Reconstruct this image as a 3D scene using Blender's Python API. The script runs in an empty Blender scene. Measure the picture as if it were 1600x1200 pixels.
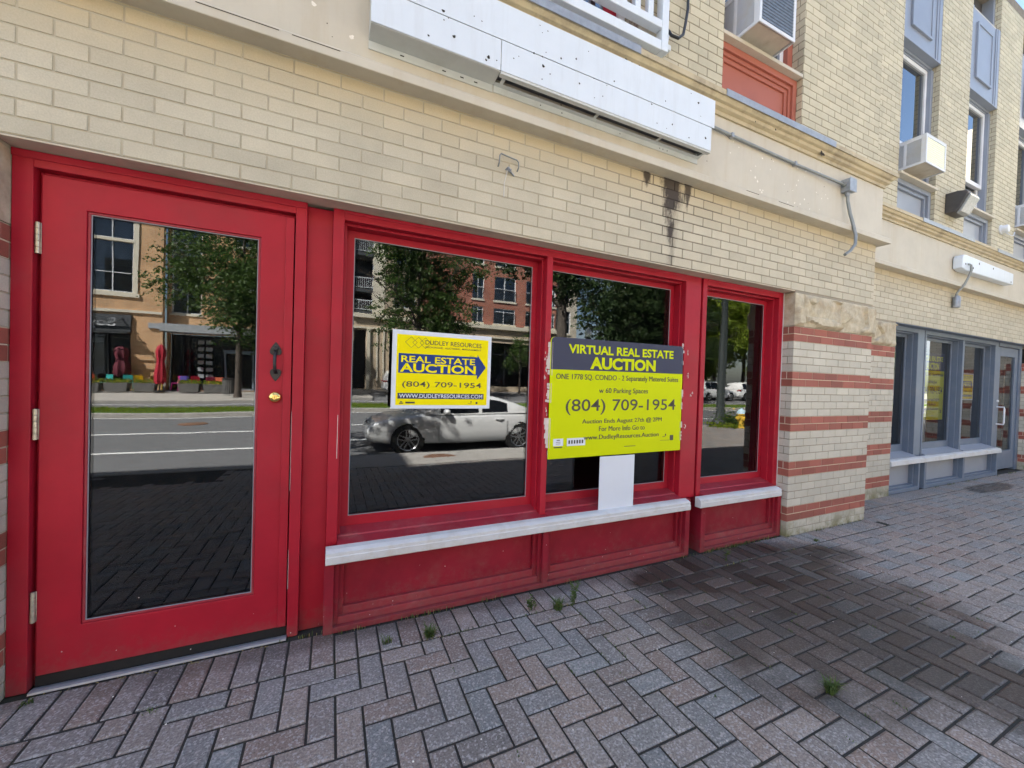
import bpy, math, random
from mathutils import Vector, Matrix, noise as mnoise

random.seed(7)
R = math.radians
scene = bpy.context.scene
COL = scene.collection

# ------------------------------------------------------------------ camera, light, exposure
cam_d = bpy.data.cameras.new('camera')
cam_d.sensor_fit = 'HORIZONTAL'; cam_d.sensor_width = 36.0; cam_d.lens = 614.4 / 1600 * 36.0
cam_d.clip_start = 0.05; cam_d.clip_end = 2000
cam = bpy.data.objects.new('camera', cam_d); COL.objects.link(cam)
yaw, pitch, roll = R(24.56), R(-0.81), R(1.76)
fw = Vector((math.sin(yaw) * math.cos(pitch), math.cos(yaw) * math.cos(pitch), math.sin(pitch)))
rt0 = Vector((math.cos(yaw), -math.sin(yaw), 0)); up0 = rt0.cross(fw)
rt = rt0 * math.cos(roll) + up0 * math.sin(roll); up = up0 * math.cos(roll) - rt0 * math.sin(roll)
M = Matrix((rt, up, -fw)).transposed().to_4x4(); M.translation = Vector((0, -2.156, 1.35))
cam.matrix_world = M
scene.camera = cam

SUNV = Vector((-0.75, 0.45, 1.0)).normalized()          # towards the sun
world = bpy.data.worlds.new("World"); scene.world = world; world.use_nodes = True
wn = world.node_tree.nodes; wl = world.node_tree.links
sky = wn.new('ShaderNodeTexSky'); sky.sky_type = 'NISHITA'; sky.sun_disc = False
sky.sun_elevation = math.asin(SUNV.z); sky.sun_rotation = math.atan2(SUNV.x, SUNV.y)
sky.dust_density = 1.5; sky.ozone_density = 1.2
tc = wn.new('ShaderNodeTexCoord'); nz = wn.new('ShaderNodeTexNoise'); rp = wn.new('ShaderNodeValToRGB'); mx = wn.new('ShaderNodeMixRGB')
nz.inputs['Scale'].default_value = 2.6; nz.inputs['Detail'].default_value = 9; nz.inputs['Roughness'].default_value = .62
mp = wn.new('ShaderNodeMapping'); mp.inputs['Scale'].default_value = (1, 1, 2.2)
wl.new(tc.outputs['Generated'], mp.inputs[0]); wl.new(mp.outputs[0], nz.inputs['Vector'])
rp.color_ramp.elements[0].position = .53; rp.color_ramp.elements[1].position = .68
rp.color_ramp.elements[1].color = (.85, .85, .85, 1)
wl.new(nz.outputs['Fac'], rp.inputs[0]); wl.new(rp.outputs[0], mx.inputs[0]); wl.new(sky.outputs[0], mx.inputs[1])
mx.inputs[2].default_value = (6.5, 6.7, 7.0, 1)      # sunlit cumulus, in the sky's own units
wl.new(mx.outputs[0], wn['Background'].inputs[0]); wn['Background'].inputs[1].default_value = 0.05

sun_d = bpy.data.lights.new('sun', 'SUN'); sun_d.energy = 5.0; sun_d.angle = R(0.53); sun_d.color = (1.0, .94, .85)
sun = bpy.data.objects.new('sun', sun_d); COL.objects.link(sun)
sun.rotation_euler = SUNV.to_track_quat('Z', 'Y').to_euler(); sun.location = (0, 0, 30)

scene.view_settings.view_transform = 'Standard'; scene.view_settings.look = 'None'
scene.view_settings.gamma = 1.0; scene.view_settings.exposure = 3.42
scene.render.engine = 'CYCLES'
cy = scene.cycles
cy.use_denoising = True; cy.max_bounces = 8; cy.diffuse_bounces = 4; cy.glossy_bounces = 4
cy.transmission_bounces = 4; cy.transparent_max_bounces = 8; cy.caustics_reflective = False; cy.caustics_refractive = False
cy.sample_clamp_indirect = 8

# ------------------------------------------------------------------ materials
def mk(name):
    m = bpy.data.materials.new(name); m.use_nodes = True
    nt = m.node_tree; return m, nt.nodes, nt.links, nt.nodes['Principled BSDF']

def N(n, t, **kw):
    x = n.new(t)
    for k, v in kw.items(): x.inputs[k.replace('_', ' ')].default_value = v
    return x

def pm(name, c, rough=.6, var=.12, scale=6, bump=.0, bscale=80, metal=0, island=0.0, dirt=None, dscale=2.0, damt=.5, streak=False, spec=None):
    """Principled material: colour noise + optional per-piece variation, dirt patches or streaks and bump."""
    m, n, l, b = mk(name)
    b.inputs['Roughness'].default_value = rough; b.inputs['Metallic'].default_value = metal
    if spec is not None: b.inputs['Specular IOR Level'].default_value = spec
    t = n.new('ShaderNodeTexCoord'); no = N(n, 'ShaderNodeTexNoise', Scale=scale, Detail=6, Roughness=.65)
    l.new(t.outputs['Object'], no.inputs['Vector'])
    mr = N(n, 'ShaderNodeMapRange', From_Min=.3, From_Max=.7, To_Min=1 - var, To_Max=1 + var)
    l.new(no.outputs['Fac'], mr.inputs['Value'])
    fac = mr.outputs[0]
    if island:
        g = n.new('ShaderNodeNewGeometry'); r2 = N(n, 'ShaderNodeMapRange', To_Min=1 - island, To_Max=1 + island)
        l.new(g.outputs['Random Per Island'], r2.inputs['Value'])
        mu = n.new('ShaderNodeMath'); mu.operation = 'MULTIPLY'; l.new(fac, mu.inputs[0]); l.new(r2.outputs[0], mu.inputs[1]); fac = mu.outputs[0]
    vm = n.new('ShaderNodeVectorMath'); vm.operation = 'SCALE'; vm.inputs[0].default_value = c[:3]
    l.new(fac, vm.inputs['Scale']); out = vm.outputs[0]
    if dirt:
        dn = N(n, 'ShaderNodeTexNoise', Scale=dscale, Detail=8, Roughness=.7)
        if streak:
            ma = n.new('ShaderNodeMapping'); ma.inputs['Scale'].default_value = (6, 6, .5); l.new(t.outputs['Object'], ma.inputs[0]); l.new(ma.outputs[0], dn.inputs['Vector'])
        else: l.new(t.outputs['Object'], dn.inputs['Vector'])
        dr = N(n, 'ShaderNodeMapRange', From_Min=.5, From_Max=.75, To_Min=0, To_Max=damt); l.new(dn.outputs['Fac'], dr.inputs['Value'])
        mi = n.new('ShaderNodeMixRGB'); l.new(dr.outputs[0], mi.inputs[0]); l.new(out, mi.inputs[1]); mi.inputs[2].default_value = (*dirt, 1); out = mi.outputs[0]
    l.new(out, b.inputs['Base Color'])
    if bump:
        bn = N(n, 'ShaderNodeTexNoise', Scale=bscale, Detail=4); l.new(t.outputs['Object'], bn.inputs['Vector'])
        bp = N(n, 'ShaderNodeBump', Strength=bump, Distance=.004); l.new(bn.outputs['Fac'], bp.inputs['Height']); l.new(bp.outputs[0], b.inputs['Normal'])
    return m

def soot(n, l, t, sx, out, joints=False):
    """black run-off below the leaking cornice: a ragged tongue that feeds down the joints."""
    def math(op, i0, i1=None):
        q = n.new('ShaderNodeMath'); q.operation = op
        for k, i in enumerate((i0, i1)):
            if i is None: continue
            if isinstance(i, (int, float)): q.inputs[k].default_value = i
            else: l.new(i, q.inputs[k])
        return q.outputs[0]
    gi = n.new('ShaderNodeNewGeometry'); wob = N(n, 'ShaderNodeTexNoise', Scale=11, Detail=10, Roughness=.75)
    ms = n.new('ShaderNodeMapping'); ms.inputs['Scale'].default_value = (1, 1, .45); l.new(t.outputs['Object'], ms.inputs[0]); l.new(ms.outputs[0], wob.inputs['Vector'])
    def blob(x0, w, ztop, zlen, amt, soft=.35):
        dx = math('ABSOLUTE', math('SUBTRACT', sx.outputs[0], x0))
        dz = math('DIVIDE', math('SUBTRACT', ztop, sx.outputs[2]), zlen)
        e = math('ADD', math('DIVIDE', dx, w), math('MULTIPLY', dz, .8))
        e = math('ADD', e, math('MULTIPLY', math('SUBTRACT', wob.outputs['Fac'], .5), 1.9))
        if not joints: e = math('ADD', e, math('MULTIPLY', math('SUBTRACT', gi.outputs['Random Per Island'], .5), .22))
        s = N(n, 'ShaderNodeMapRange', From_Min=.95, From_Max=.95 - soft, To_Min=0, To_Max=amt); l.new(e, s.inputs['Value']); return s.outputs[0]
    bl = ((2.215, .145, 2.87, .50, .95), (2.375, .06, 2.86, .24, .9), (1.975, .06, 2.86, .15, .92), (2.23, .12, 2.80, .70, .5, .6)) if not joints else ((2.23, .34, 2.88, .95, .93, .5), (2.235, .16, 2.7, 1.3, .9, .5), (1.975, .09, 2.88, .25, .9), (2.5, .5, 2.9, .6, .55, .6))
    f = blob(*bl[0])
    for q in bl[1:]: f = math('MAXIMUM', f, blob(*q))
    mi = n.new('ShaderNodeMixRGB'); l.new(f, mi.inputs[0]); l.new(out, mi.inputs[1]); mi.inputs[2].default_value = (.026, .016, .012, 1)
    return mi.outputs[0]

def brick_mat(name, c, island=.075, stain=False, algae=False, dark=1.0):
    """Painted brick: per-brick tone, speckle; stains of fixed place: black run-off under the cornice, green algae at the foot."""
    m, n, l, b = mk(name); b.inputs['Roughness'].default_value = .72
    t = n.new('ShaderNodeTexCoord'); g = n.new('ShaderNodeNewGeometry')
    sp = N(n, 'ShaderNodeTexNoise', Scale=160, Detail=3); l.new(t.outputs['Object'], sp.inputs['Vector'])
    lo = N(n, 'ShaderNodeTexNoise', Scale=3, Detail=6, Roughness=.7); l.new(t.outputs['Object'], lo.inputs['Vector'])
    r1 = N(n, 'ShaderNodeMapRange', To_Min=1 - island, To_Max=1 + island); l.new(g.outputs['Random Per Island'], r1.inputs['Value'])
    r2 = N(n, 'ShaderNodeMapRange', From_Min=.3, From_Max=.7, To_Min=.93, To_Max=1.07); l.new(sp.outputs['Fac'], r2.inputs['Value'])
    r3 = N(n, 'ShaderNodeMapRange', From_Min=.3, From_Max=.7, To_Min=.9, To_Max=1.1); l.new(lo.outputs['Fac'], r3.inputs['Value'])
    a = n.new('ShaderNodeMath'); a.operation = 'MULTIPLY'; l.new(r1.outputs[0], a.inputs[0]); l.new(r2.outputs[0], a.inputs[1])
    a2 = n.new('ShaderNodeMath'); a2.operation = 'MULTIPLY'; l.new(a.outputs[0], a2.inputs[0]); l.new(r3.outputs[0], a2.inputs[1])
    vm = n.new('ShaderNodeVectorMath'); vm.operation = 'SCALE'; vm.inputs[0].default_value = c; l.new(a2.outputs[0], vm.inputs['Scale'])
    out = vm.outputs[0]
    sx = n.new('ShaderNodeSeparateXYZ'); l.new(t.outputs['Object'], sx.inputs[0])
    def math(op, i0, i1=None):
        q = n.new('ShaderNodeMath'); q.operation = op
        for k, i in enumerate((i0, i1)):
            if i is None: continue
            if isinstance(i, (int, float)): q.inputs[k].default_value = i
            else: l.new(i, q.inputs[k])
        return q.outputs[0]
    if stain:
        # warmer tint towards the top, strongest right under the cornice
        e = N(n, 'ShaderNodeMapRange', From_Min=2.50, From_Max=2.84, To_Min=0, To_Max=1.0); l.new(sx.outputs[2], e.inputs['Value'])
        e2 = math('MULTIPLY', e.outputs[0], lo.outputs['Fac'])
        mi = n.new('ShaderNodeMixRGB'); l.new(e2, mi.inputs[0]); l.new(out, mi.inputs[1]); mi.inputs[2].default_value = (.44, .335, .17, 1); out = soot(n, l, t, sx, mi.outputs[0])
    if algae:
        an = N(n, 'ShaderNodeTexNoise', Scale=5, Detail=6, Roughness=.75); l.new(t.outputs['Object'], an.inputs['Vector'])
        e = N(n, 'ShaderNodeMapRange', From_Min=.20, From_Max=.0, To_Min=0, To_Max=1); l.new(sx.outputs[2], e.inputs['Value'])
        e3 = N(n, 'ShaderNodeMapRange', From_Min=.38, From_Max=.6, To_Min=0, To_Max=.95); l.new(an.outputs['Fac'], e3.inputs['Value'])
        f = math('MULTIPLY', e.outputs[0], e3.outputs[0])
        mi = n.new('ShaderNodeMixRGB'); l.new(f, mi.inputs[0]); l.new(out, mi.inputs[1]); mi.inputs[2].default_value = (.13, .125, .035, 1); out = mi.outputs[0]
    l.new(out, b.inputs['Base Color'])
    bp = N(n, 'ShaderNodeBump', Strength=.25, Distance=.002); l.new(sp.outputs['Fac'], bp.inputs['Height']); l.new(bp.outputs[0], b.inputs['Normal'])
    return m

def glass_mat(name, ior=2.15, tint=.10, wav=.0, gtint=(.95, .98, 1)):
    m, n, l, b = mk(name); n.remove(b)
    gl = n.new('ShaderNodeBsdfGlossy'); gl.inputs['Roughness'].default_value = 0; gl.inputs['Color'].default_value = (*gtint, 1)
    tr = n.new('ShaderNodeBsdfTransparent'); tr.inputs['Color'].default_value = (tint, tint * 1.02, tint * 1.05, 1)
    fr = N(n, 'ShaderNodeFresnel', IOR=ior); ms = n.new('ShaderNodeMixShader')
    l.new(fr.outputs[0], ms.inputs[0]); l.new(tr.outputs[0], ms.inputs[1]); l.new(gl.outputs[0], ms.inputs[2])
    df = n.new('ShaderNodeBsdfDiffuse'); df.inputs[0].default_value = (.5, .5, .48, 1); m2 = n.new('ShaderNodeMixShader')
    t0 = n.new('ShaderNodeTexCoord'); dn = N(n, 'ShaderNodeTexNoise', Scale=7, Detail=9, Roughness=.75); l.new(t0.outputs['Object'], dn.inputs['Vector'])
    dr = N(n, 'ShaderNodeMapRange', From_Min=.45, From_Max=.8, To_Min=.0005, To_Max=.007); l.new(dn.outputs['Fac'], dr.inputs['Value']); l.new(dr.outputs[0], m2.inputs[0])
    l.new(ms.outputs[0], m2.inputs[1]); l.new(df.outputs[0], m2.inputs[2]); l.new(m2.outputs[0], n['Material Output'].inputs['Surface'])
    if wav:
        t = n.new('ShaderNodeTexCoord'); no = N(n, 'ShaderNodeTexNoise', Scale=2.6, Detail=1); l.new(t.outputs['Object'], no.inputs['Vector'])
        bp = N(n, 'ShaderNodeBump', Strength=wav, Distance=.01); l.new(no.outputs['Fac'], bp.inputs['Height'])
        l.new(bp.outputs[0], gl.inputs['Normal'])
    return m

def far_brick(name, c1, c2, mortar, sc=1.0, bw=.22, rh=.075):
    m, n, l, b = mk(name); b.inputs['Roughness'].default_value = .85
    t = n.new('ShaderNodeTexCoord'); s = n.new('ShaderNodeSeparateXYZ'); l.new(t.outputs['Object'], s.inputs[0])
    a = n.new('ShaderNodeMath'); a.operation = 'ADD'; l.new(s.outputs[0], a.inputs[0]); l.new(s.outputs[1], a.inputs[1])
    cb = n.new('ShaderNodeCombineXYZ'); l.new(a.outputs[0], cb.inputs[0]); l.new(s.outputs[2], cb.inputs[1])
    br = n.new('ShaderNodeTexBrick'); l.new(cb.outputs[0], br.inputs['Vector'])
    br.inputs['Color1'].default_value = (*c1, 1); br.inputs['Color2'].default_value = (*c2, 1); br.inputs['Mortar'].default_value = (*mortar, 1)
    br.inputs['Scale'].default_value = sc; br.inputs['Brick Width'].default_value = bw; br.inputs['Row Height'].default_value = rh; br.inputs['Mortar Size'].default_value = .008
    no = N(n, 'ShaderNodeTexNoise', Scale=1.2, Detail=6); l.new(t.outputs['Object'], no.inputs['Vector'])
    mr = N(n, 'ShaderNodeMapRange', From_Min=.3, From_Max=.7, To_Min=.8, To_Max=1.15); l.new(no.outputs['Fac'], mr.inputs['Value'])
    vm = n.new('ShaderNodeVectorMath'); vm.operation = 'SCALE'; l.new(br.outputs['Color'], vm.inputs[0]); l.new(mr.outputs[0], vm.inputs['Scale'])
    l.new(vm.outputs[0], b.inputs['Base Color']); return m

def paver_mat():
    m, n, l, b = mk('concrete_paver')
    t = n.new('ShaderNodeTexCoord'); g = n.new('ShaderNodeNewGeometry')
    cr = n.new('ShaderNodeValToRGB'); e = cr.color_ramp.elements
    e[0].position = 0; e[0].color = (.100, .092, .086, 1); e[1].position = 1; e[1].color = (.116, .120, .118, 1)
    for p, c in ((.14, (.132, .100, .084)), (.28, (.108, .110, .108)), (.42, (.142, .114, .098)), (.56, (.100, .104, .104)), (.70, (.150, .126, .110)), (.84, (.118, .102, .092))):
        q = e.new(p); q.color = (*c, 1)
    l.new(g.outputs['Random Per Island'], cr.inputs[0])
    lo = N(n, 'ShaderNodeTexNoise', Scale=1.3, Detail=6, Roughness=.6); l.new(t.outputs['Object'], lo.inputs['Vector'])
    sp = N(n, 'ShaderNodeTexNoise', Scale=115, Detail=4, Roughness=.75); l.new(t.outputs['Object'], sp.inputs['Vector'])
    vo = N(n, 'ShaderNodeTexVoronoi', Scale=150); l.new(t.outputs['Object'], vo.inputs['Vector'])
    r0 = N(n, 'ShaderNodeMapRange', From_Min=.3, From_Max=.7, To_Min=.82, To_Max=1.16); l.new(lo.outputs['Fac'], r0.inputs['Value'])
    r1 = N(n, 'ShaderNodeMapRange', From_Min=.25, From_Max=.75, To_Min=.55, To_Max=2.95); l.new(sp.outputs['Fac'], r1.inputs['Value'])
    mu = n.new('ShaderNodeMath'); mu.operation = 'MULTIPLY'; l.new(r0.outputs[0], mu.inputs[0]); l.new(r1.outputs[0], mu.inputs[1])
    vm = n.new('ShaderNodeVectorMath'); vm.operation = 'SCALE'; l.new(cr.outputs[0], vm.inputs[0]); l.new(mu.outputs[0], vm.inputs['Scale'])
    # light aggregate grains
    gr = N(n, 'ShaderNodeMapRange', From_Min=.78, From_Max=.88, To_Min=0, To_Max=.85)
    sv = n.new('ShaderNodeSeparateColor'); l.new(vo.outputs['Color'], sv.inputs[0]); l.new(sv.outputs[0], gr.inputs['Value'])
    mg = n.new('ShaderNodeMixRGB'); l.new(gr.outputs[0], mg.inputs[0]); l.new(vm.outputs[0], mg.inputs[1]); mg.inputs[2].default_value = (.36, .34, .33, 1)
    # damp, oily stain: an elongated patch from the shopfront foot out across the walk
    sx = n.new('ShaderNodeSeparateXYZ'); l.new(t.outputs['Object'], sx.inputs[0])
    def math(op, i0, i1):
        q = n.new('ShaderNodeMath'); q.operation = op
        for k, i in enumerate((i0, i1)):
            if isinstance(i, (int, float)): q.inputs[k].default_value = i
            else: l.new(i, q.inputs[k])
        return q.outputs[0]
    wob = N(n, 'ShaderNodeTexNoise', Scale=2.4, Detail=10, Roughness=.68); l.new(t.outputs['Object'], wob.inputs['Vector'])
    def ell(cx, cy, ang, a, bb, amt, soft=.35):
        ca, sa = math_cos(ang), math_sin(ang)
        dx = math('SUBTRACT', sx.outputs[0], cx); dy = math('SUBTRACT', sx.outputs[1], cy)
        u = math('DIVIDE', math('ADD', math('MULTIPLY', dx, ca), math('MULTIPLY', dy, sa)), a)
        v = math('DIVIDE', math('SUBTRACT', math('MULTIPLY', dy, ca), math('MULTIPLY', dx, sa)), bb)
        d = math('ADD', math('MULTIPLY', u, u), math('MULTIPLY', v, v))
        d = math('ADD', d, math('MULTIPLY', math('SUBTRACT', wob.outputs['Fac'], .5), 1.7))
        s = N(n, 'ShaderNodeMapRange', From_Min=1.0, From_Max=1.0 - soft, To_Min=0, To_Max=amt); l.new(d, s.inputs['Value']); return s.outputs[0]
    import math as _m
    f = ell(2.66, -.72, R(-20), 1.12, 1.0, .76, .55)
    f = math('MAXIMUM', f, ell(2.80, -.85, R(-86), 1.08, .58, .86, .45))
    f = math('MAXIMUM', f, ell(2.85, -.26, R(-6), 1.2, .40, .92, .5))
    f = math('MAXIMUM', f, ell(2.72, -.08, 0, 1.0, .22, .97, .6))
    f = math('MAXIMUM', f, ell(1.0, .03, 0, 2.6, .11, .55, .8))
    f = math('MAXIMUM', f, ell(8.6, .08, 0, .7, .16, .7, .4))
    isl = N(n, 'ShaderNodeMapRange', To_Min=.80, To_Max=1.08); mu2 = n.new('ShaderNodeMath'); mu2.operation = 'MULTIPLY'; mu2.inputs[1].default_value = 7.31
    fr2 = n.new('ShaderNodeMath'); fr2.operation = 'FRACT'; l.new(g.outputs['Random Per Island'], mu2.inputs[0]); l.new(mu2.outputs[0], fr2.inputs[0]); l.new(fr2.outputs[0], isl.inputs['Value'])
    f = math('MULTIPLY', f, isl.outputs[0])
    ms = n.new('ShaderNodeMixRGB'); ms.blend_type = 'MULTIPLY'; l.new(f, ms.inputs[0]); l.new(mg.outputs[0], ms.inputs[1]); ms.inputs[2].default_value = (.14, .11, .09, 1)
    l.new(ms.outputs[0], b.inputs['Base Color'])
    rr = N(n, 'ShaderNodeMapRange', From_Min=0, From_Max=1, To_Min=.62, To_Max=.5); l.new(f, rr.inputs['Value']); l.new(rr.outputs[0], b.inputs['Roughness'])
    b.inputs['Specular IOR Level'].default_value = .35
    bp = N(n, 'ShaderNodeBump', Strength=.6, Distance=.003); l.new(sp.outputs['Fac'], bp.inputs['Height']); l.new(bp.outputs[0], b.inputs['Normal'])
    return m
math_cos, math_sin = math.cos, math.sin

def leaf_mat(name, c1, c2, trans=.35):
    m, n, l, b = mk(name); b.inputs['Roughness'].default_value = .55; b.inputs['Specular IOR Level'].default_value = .3
    g = n.new('ShaderNodeNewGeometry'); cr = n.new('ShaderNodeValToRGB')
    cr.color_ramp.elements[0].color = (*c1, 1); cr.color_ramp.elements[1].color = (*c2, 1)
    l.new(g.outputs['Random Per Island'], cr.inputs[0]); l.new(cr.outputs[0], b.inputs['Base Color'])
    tl = n.new('ShaderNodeBsdfTranslucent'); l.new(cr.outputs[0], tl.inputs[0]); ms = n.new('ShaderNodeMixShader'); ms.inputs[0].default_value = trans
    l.new(b.outputs[0], ms.inputs[1]); l.new(tl.outputs[0], ms.inputs[2]); l.new(ms.outputs[0], n['Material Output'].inputs['Surface']); return m

CREAM = (.46, .42, .32); CREAM_UP = (.465, .425, .31)
m_brick = brick_mat('cream_painted_brick', CREAM, stain=True)
m_brick_pier = brick_mat('cream_pier_brick', (.47, .445, .37), algae=True)
m_brick_red = brick_mat('red_brick', (.28, .085, .06), island=.2)
m_brick_up = brick_mat('cream_upper_brick', CREAM_UP, island=.09)
m_mortar = pm('painted_mortar', (.40, .362, .272), .85, .10, 9, dirt=(.20, .175, .14), dscale=2.2, damt=.7)
def grime(m, x0, x1, x2, x3):
    """darken the joints of one stretch of wall (soot below the leaking cornice)."""
    n, l = m.node_tree.nodes, m.node_tree.links; b = n['Principled BSDF']; src = b.inputs['Base Color'].links[0].from_socket
    t = n.new('ShaderNodeTexCoord'); s = n.new('ShaderNodeSeparateXYZ'); l.new(t.outputs['Object'], s.inputs[0]); cr = n.new('ShaderNodeValToRGB')
    mr = N(n, 'ShaderNodeMapRange', From_Min=x0, From_Max=x3, To_Min=0, To_Max=1); l.new(s.outputs[0], mr.inputs['Value']); l.new(mr.outputs[0], cr.inputs[0])
    e = cr.color_ramp.elements; e[0].color = (0, 0, 0, 1); e[1].color = (.35, .35, .35, 1); q = e.new((x1 - x0) / (x3 - x0)); q.color = (.75, .75, .75, 1); q = e.new((x2 - x0) / (x3 - x0)); q.color = (.55, .55, .55, 1)
    mi = n.new('ShaderNodeMixRGB'); l.new(cr.outputs[0], mi.inputs[0]); l.new(src, mi.inputs[1]); mi.inputs[2].default_value = (.13, .11, .09, 1); l.new(soot(n, l, t, s, mi.outputs[0], True), b.inputs['Base Color'])
grime(m_mortar, 1.3, 2.2, 2.9, 5.0)
m_mortar_up = pm('dark_mortar', (.185, .16, .125), .9, .2, 12)
m_mortar_red = pm('pale_mortar', (.52, .44, .33), .85, .12, 20)
m_stone = pm('sandstone', (.44, .39, .285), .85, .25, 14, .5, 60, dirt=(.30, .19, .08), dscale=6, damt=.6)
m_stucco = pm('cream_fascia_paint', (.495, .455, .37), .6, .07, 3, .1, 40, dirt=(.40, .31, .18), dscale=1.1, damt=.45, streak=True)
m_crown = pm('ochre_cornice_paint', (.44, .37, .235), .6, .12, 5, .1, 40, dirt=(.10, .075, .05), dscale=3.5, damt=.7)
m_soffit = pm('soffit_paint', (.50, .45, .36), .7, .1, 5, dirt=(.22, .16, .1), dscale=3, damt=.6)
m_chip = pm('chipped_white_filler', (.74, .70, .62), .7, .1, 60)
m_hole = pm('rust_hole', (.02, .016, .013), .9, .2, 40)
m_red = pm('red_paint', (.345, .011, .026), .42, .12, 3.5, .06, 30, dirt=(.25, .035, .042), dscale=2.2, damt=.5, spec=.25)
m_red2 = pm('dusty_red_paint', (.28, .020, .034), .5, .12, 4, .1, 50, dirt=(.30, .13, .12), dscale=7, damt=.55, spec=.4)
def splash(m, h=.22):
    n, l = m.node_tree.nodes, m.node_tree.links; b = n['Principled BSDF']; src = b.inputs['Base Color'].links[0].from_socket
    t = n.new('ShaderNodeTexCoord'); s = n.new('ShaderNodeSeparateXYZ'); l.new(t.outputs['Object'], s.inputs[0]); no = N(n, 'ShaderNodeTexNoise', Scale=24, Detail=9, Roughness=.8); l.new(t.outputs['Object'], no.inputs['Vector'])
    mr = N(n, 'ShaderNodeMapRange', From_Min=h, From_Max=.0, To_Min=-.22, To_Max=.30); l.new(s.outputs[2], mr.inputs['Value'])
    ad = n.new('ShaderNodeMath'); ad.operation = 'ADD'; l.new(mr.outputs[0], ad.inputs[0]); l.new(no.outputs['Fac'], ad.inputs[1])
    r2 = N(n, 'ShaderNodeMapRange', From_Min=.5, From_Max=.85, To_Min=0, To_Max=.42); l.new(ad.outputs[0], r2.inputs['Value'])
    mi = n.new('ShaderNodeMixRGB'); l.new(r2.outputs[0], mi.inputs[0]); l.new(src, mi.inputs[1]); mi.inputs[2].default_value = (.15, .10, .085, 1); l.new(mi.outputs[0], b.inputs['Base Color'])
splash(m_red); splash(m_red2, .3)
m_red_k = pm('shaded_kick_red', (.235, .011, .025), .5, .14, 5, .1, 40, dirt=(.25, .06, .06), dscale=6, damt=.5, spec=.25); splash(m_red_k, .3)  # red darkened to paint in the shade under the sills, with dirt on top
m_red_dark = pm('red_door_gap', (.05, .006, .008), .7, .1)
m_white = pm('white_sill_paint', (.55, .56, .56), .5, .08, 5, .05, 30, dirt=(.40, .34, .26), dscale=7, damt=.6)
m_grey_metal = pm('galvanised_grey', (.30, .32, .34), .45, .15, 20, .1, 60, metal=.4)
m_conduit = pm('weathered_conduit', (.23, .25, .25), .5, .12, 12, metal=.35)
m_black = pm('black_iron', (.012, .012, .014), .45, .2, 30, .2, 60)
m_gap = pm('dark_gap', (.012, .011, .010), .9, .2, 30)
m_brass = pm('polished_brass', (.83, .56, .18), .22, .06, 20, metal=1)
m_hinge = pm('worn_nickel_hinge', (.50, .46, .36), .4, .25, 40, metal=.6)
m_seal = pm('grey_glazing_seal', (.26, .27, .31), .6, .1)
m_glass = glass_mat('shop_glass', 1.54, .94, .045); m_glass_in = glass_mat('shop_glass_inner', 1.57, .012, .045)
m_glass_g = glass_mat('grey_shop_glass', 1.8, .85, .05)
m_glass_up = glass_mat('upper_glass', 3.0, .16, .03)
m_gframe = pm('slate_blue_paint', (.125, .16, .215), .45, .08, 4, .05, 30, dirt=(.20, .20, .20), dscale=4, damt=.4)
m_gpanel = pm('grey_blue_panel_paint', (.28, .305, .35), .45, .05, 3)
m_uframe = pm('pale_blue_trim_paint', (.22, .25, .305), .4, .06, 3)
m_sash = pm('white_sash_paint', (.66, .68, .70), .4, .06, 6)
m_rust = pm('faded_red_panel_paint', (.34, .105, .07), .6, .08, 4, dirt=(.28, .09, .06), dscale=4, damt=.4)
m_signwhite = pm('white_sheet_metal', (.60, .655, .71), .35, .03, 5, dirt=(.44, .46, .47), dscale=2.5, damt=.35, streak=True)
m_signin = pm('sign_box_inside', (.10, .10, .11), .6, .2, 8)
m_signret = pm('sign_box_return', (.52, .54, .52), .5, .06, 5, dirt=(.36, .34, .28), dscale=3, damt=.4)
m_ac = pm('white_appliance_paint', (.60, .63, .67), .4, .05, 5, dirt=(.45, .36, .18), dscale=5, damt=.35)
m_coil = pm('condenser_coil', (.17, .20, .24), .5, .2, 30, .3, 160, metal=.5)
m_coil_pale = pm('sunlit_coil_tint', (.82, .84, .66), .5, .06, 10)  # sunlight on the coil is put into this pale yellow colour
m_yel = pm('yellow_sign_vinyl', (.80, .70, .0), .5, .02, 3, spec=.12)
m_lime = pm('lime_sign_vinyl', (.56, .64, .0), .5, .03, 3, spec=.12)
m_navy = pm('navy_print', (.014, .042, .20), .5, .03, spec=.2)
m_slate = pm('slate_print', (.048, .053, .088), .5, .03, spec=.2)
m_ink = pm('dark_ink', (.05, .048, .03), .5, .03)
m_coro = pm('white_corrugated_board', (.62, .67, .74), .45, .03, 4)
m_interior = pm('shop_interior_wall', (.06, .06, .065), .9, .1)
m_tape = pm('packing_tape', (.55, .48, .46), .2, .15, 20)
m_paver = paver_mat()
m_sand = pm('joint_sand', (.028, .026, .023), .95, .3, 60, dirt=(.03, .04, .012), dscale=2, damt=.7)
m_concrete = pm('concrete', (.34, .32, .29), .85, .1, 5, .2, 60, dirt=(.22, .2, .17), dscale=2, damt=.5)
m_asphalt = pm('asphalt', (.125, .127, .130), .85, .12, 3, .4, 90, dirt=(.09, .092, .095), dscale=.6, damt=.6)
m_line = pm('road_marking_paint', (.72, .72, .70), .6, .08, 12)
m_mulch = pm('mulch', (.03, .022, .016), .95, .4, 40)
m_grass = pm('lawn', (.07, .13, .022), .9, .3, 6)
m_leafA = leaf_mat('leaf_green', (.028, .062, .012), (.085, .14, .03))
m_leafB = leaf_mat('leaf_bright', (.10, .17, .014), (.28, .34, .035), .5)
m_leafC = leaf_mat('leaf_dark', (.018, .042, .012), (.06, .095, .03))
m_bark = pm('bark', (.075, .06, .048), .95, .3, 8, .8, 20)
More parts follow.
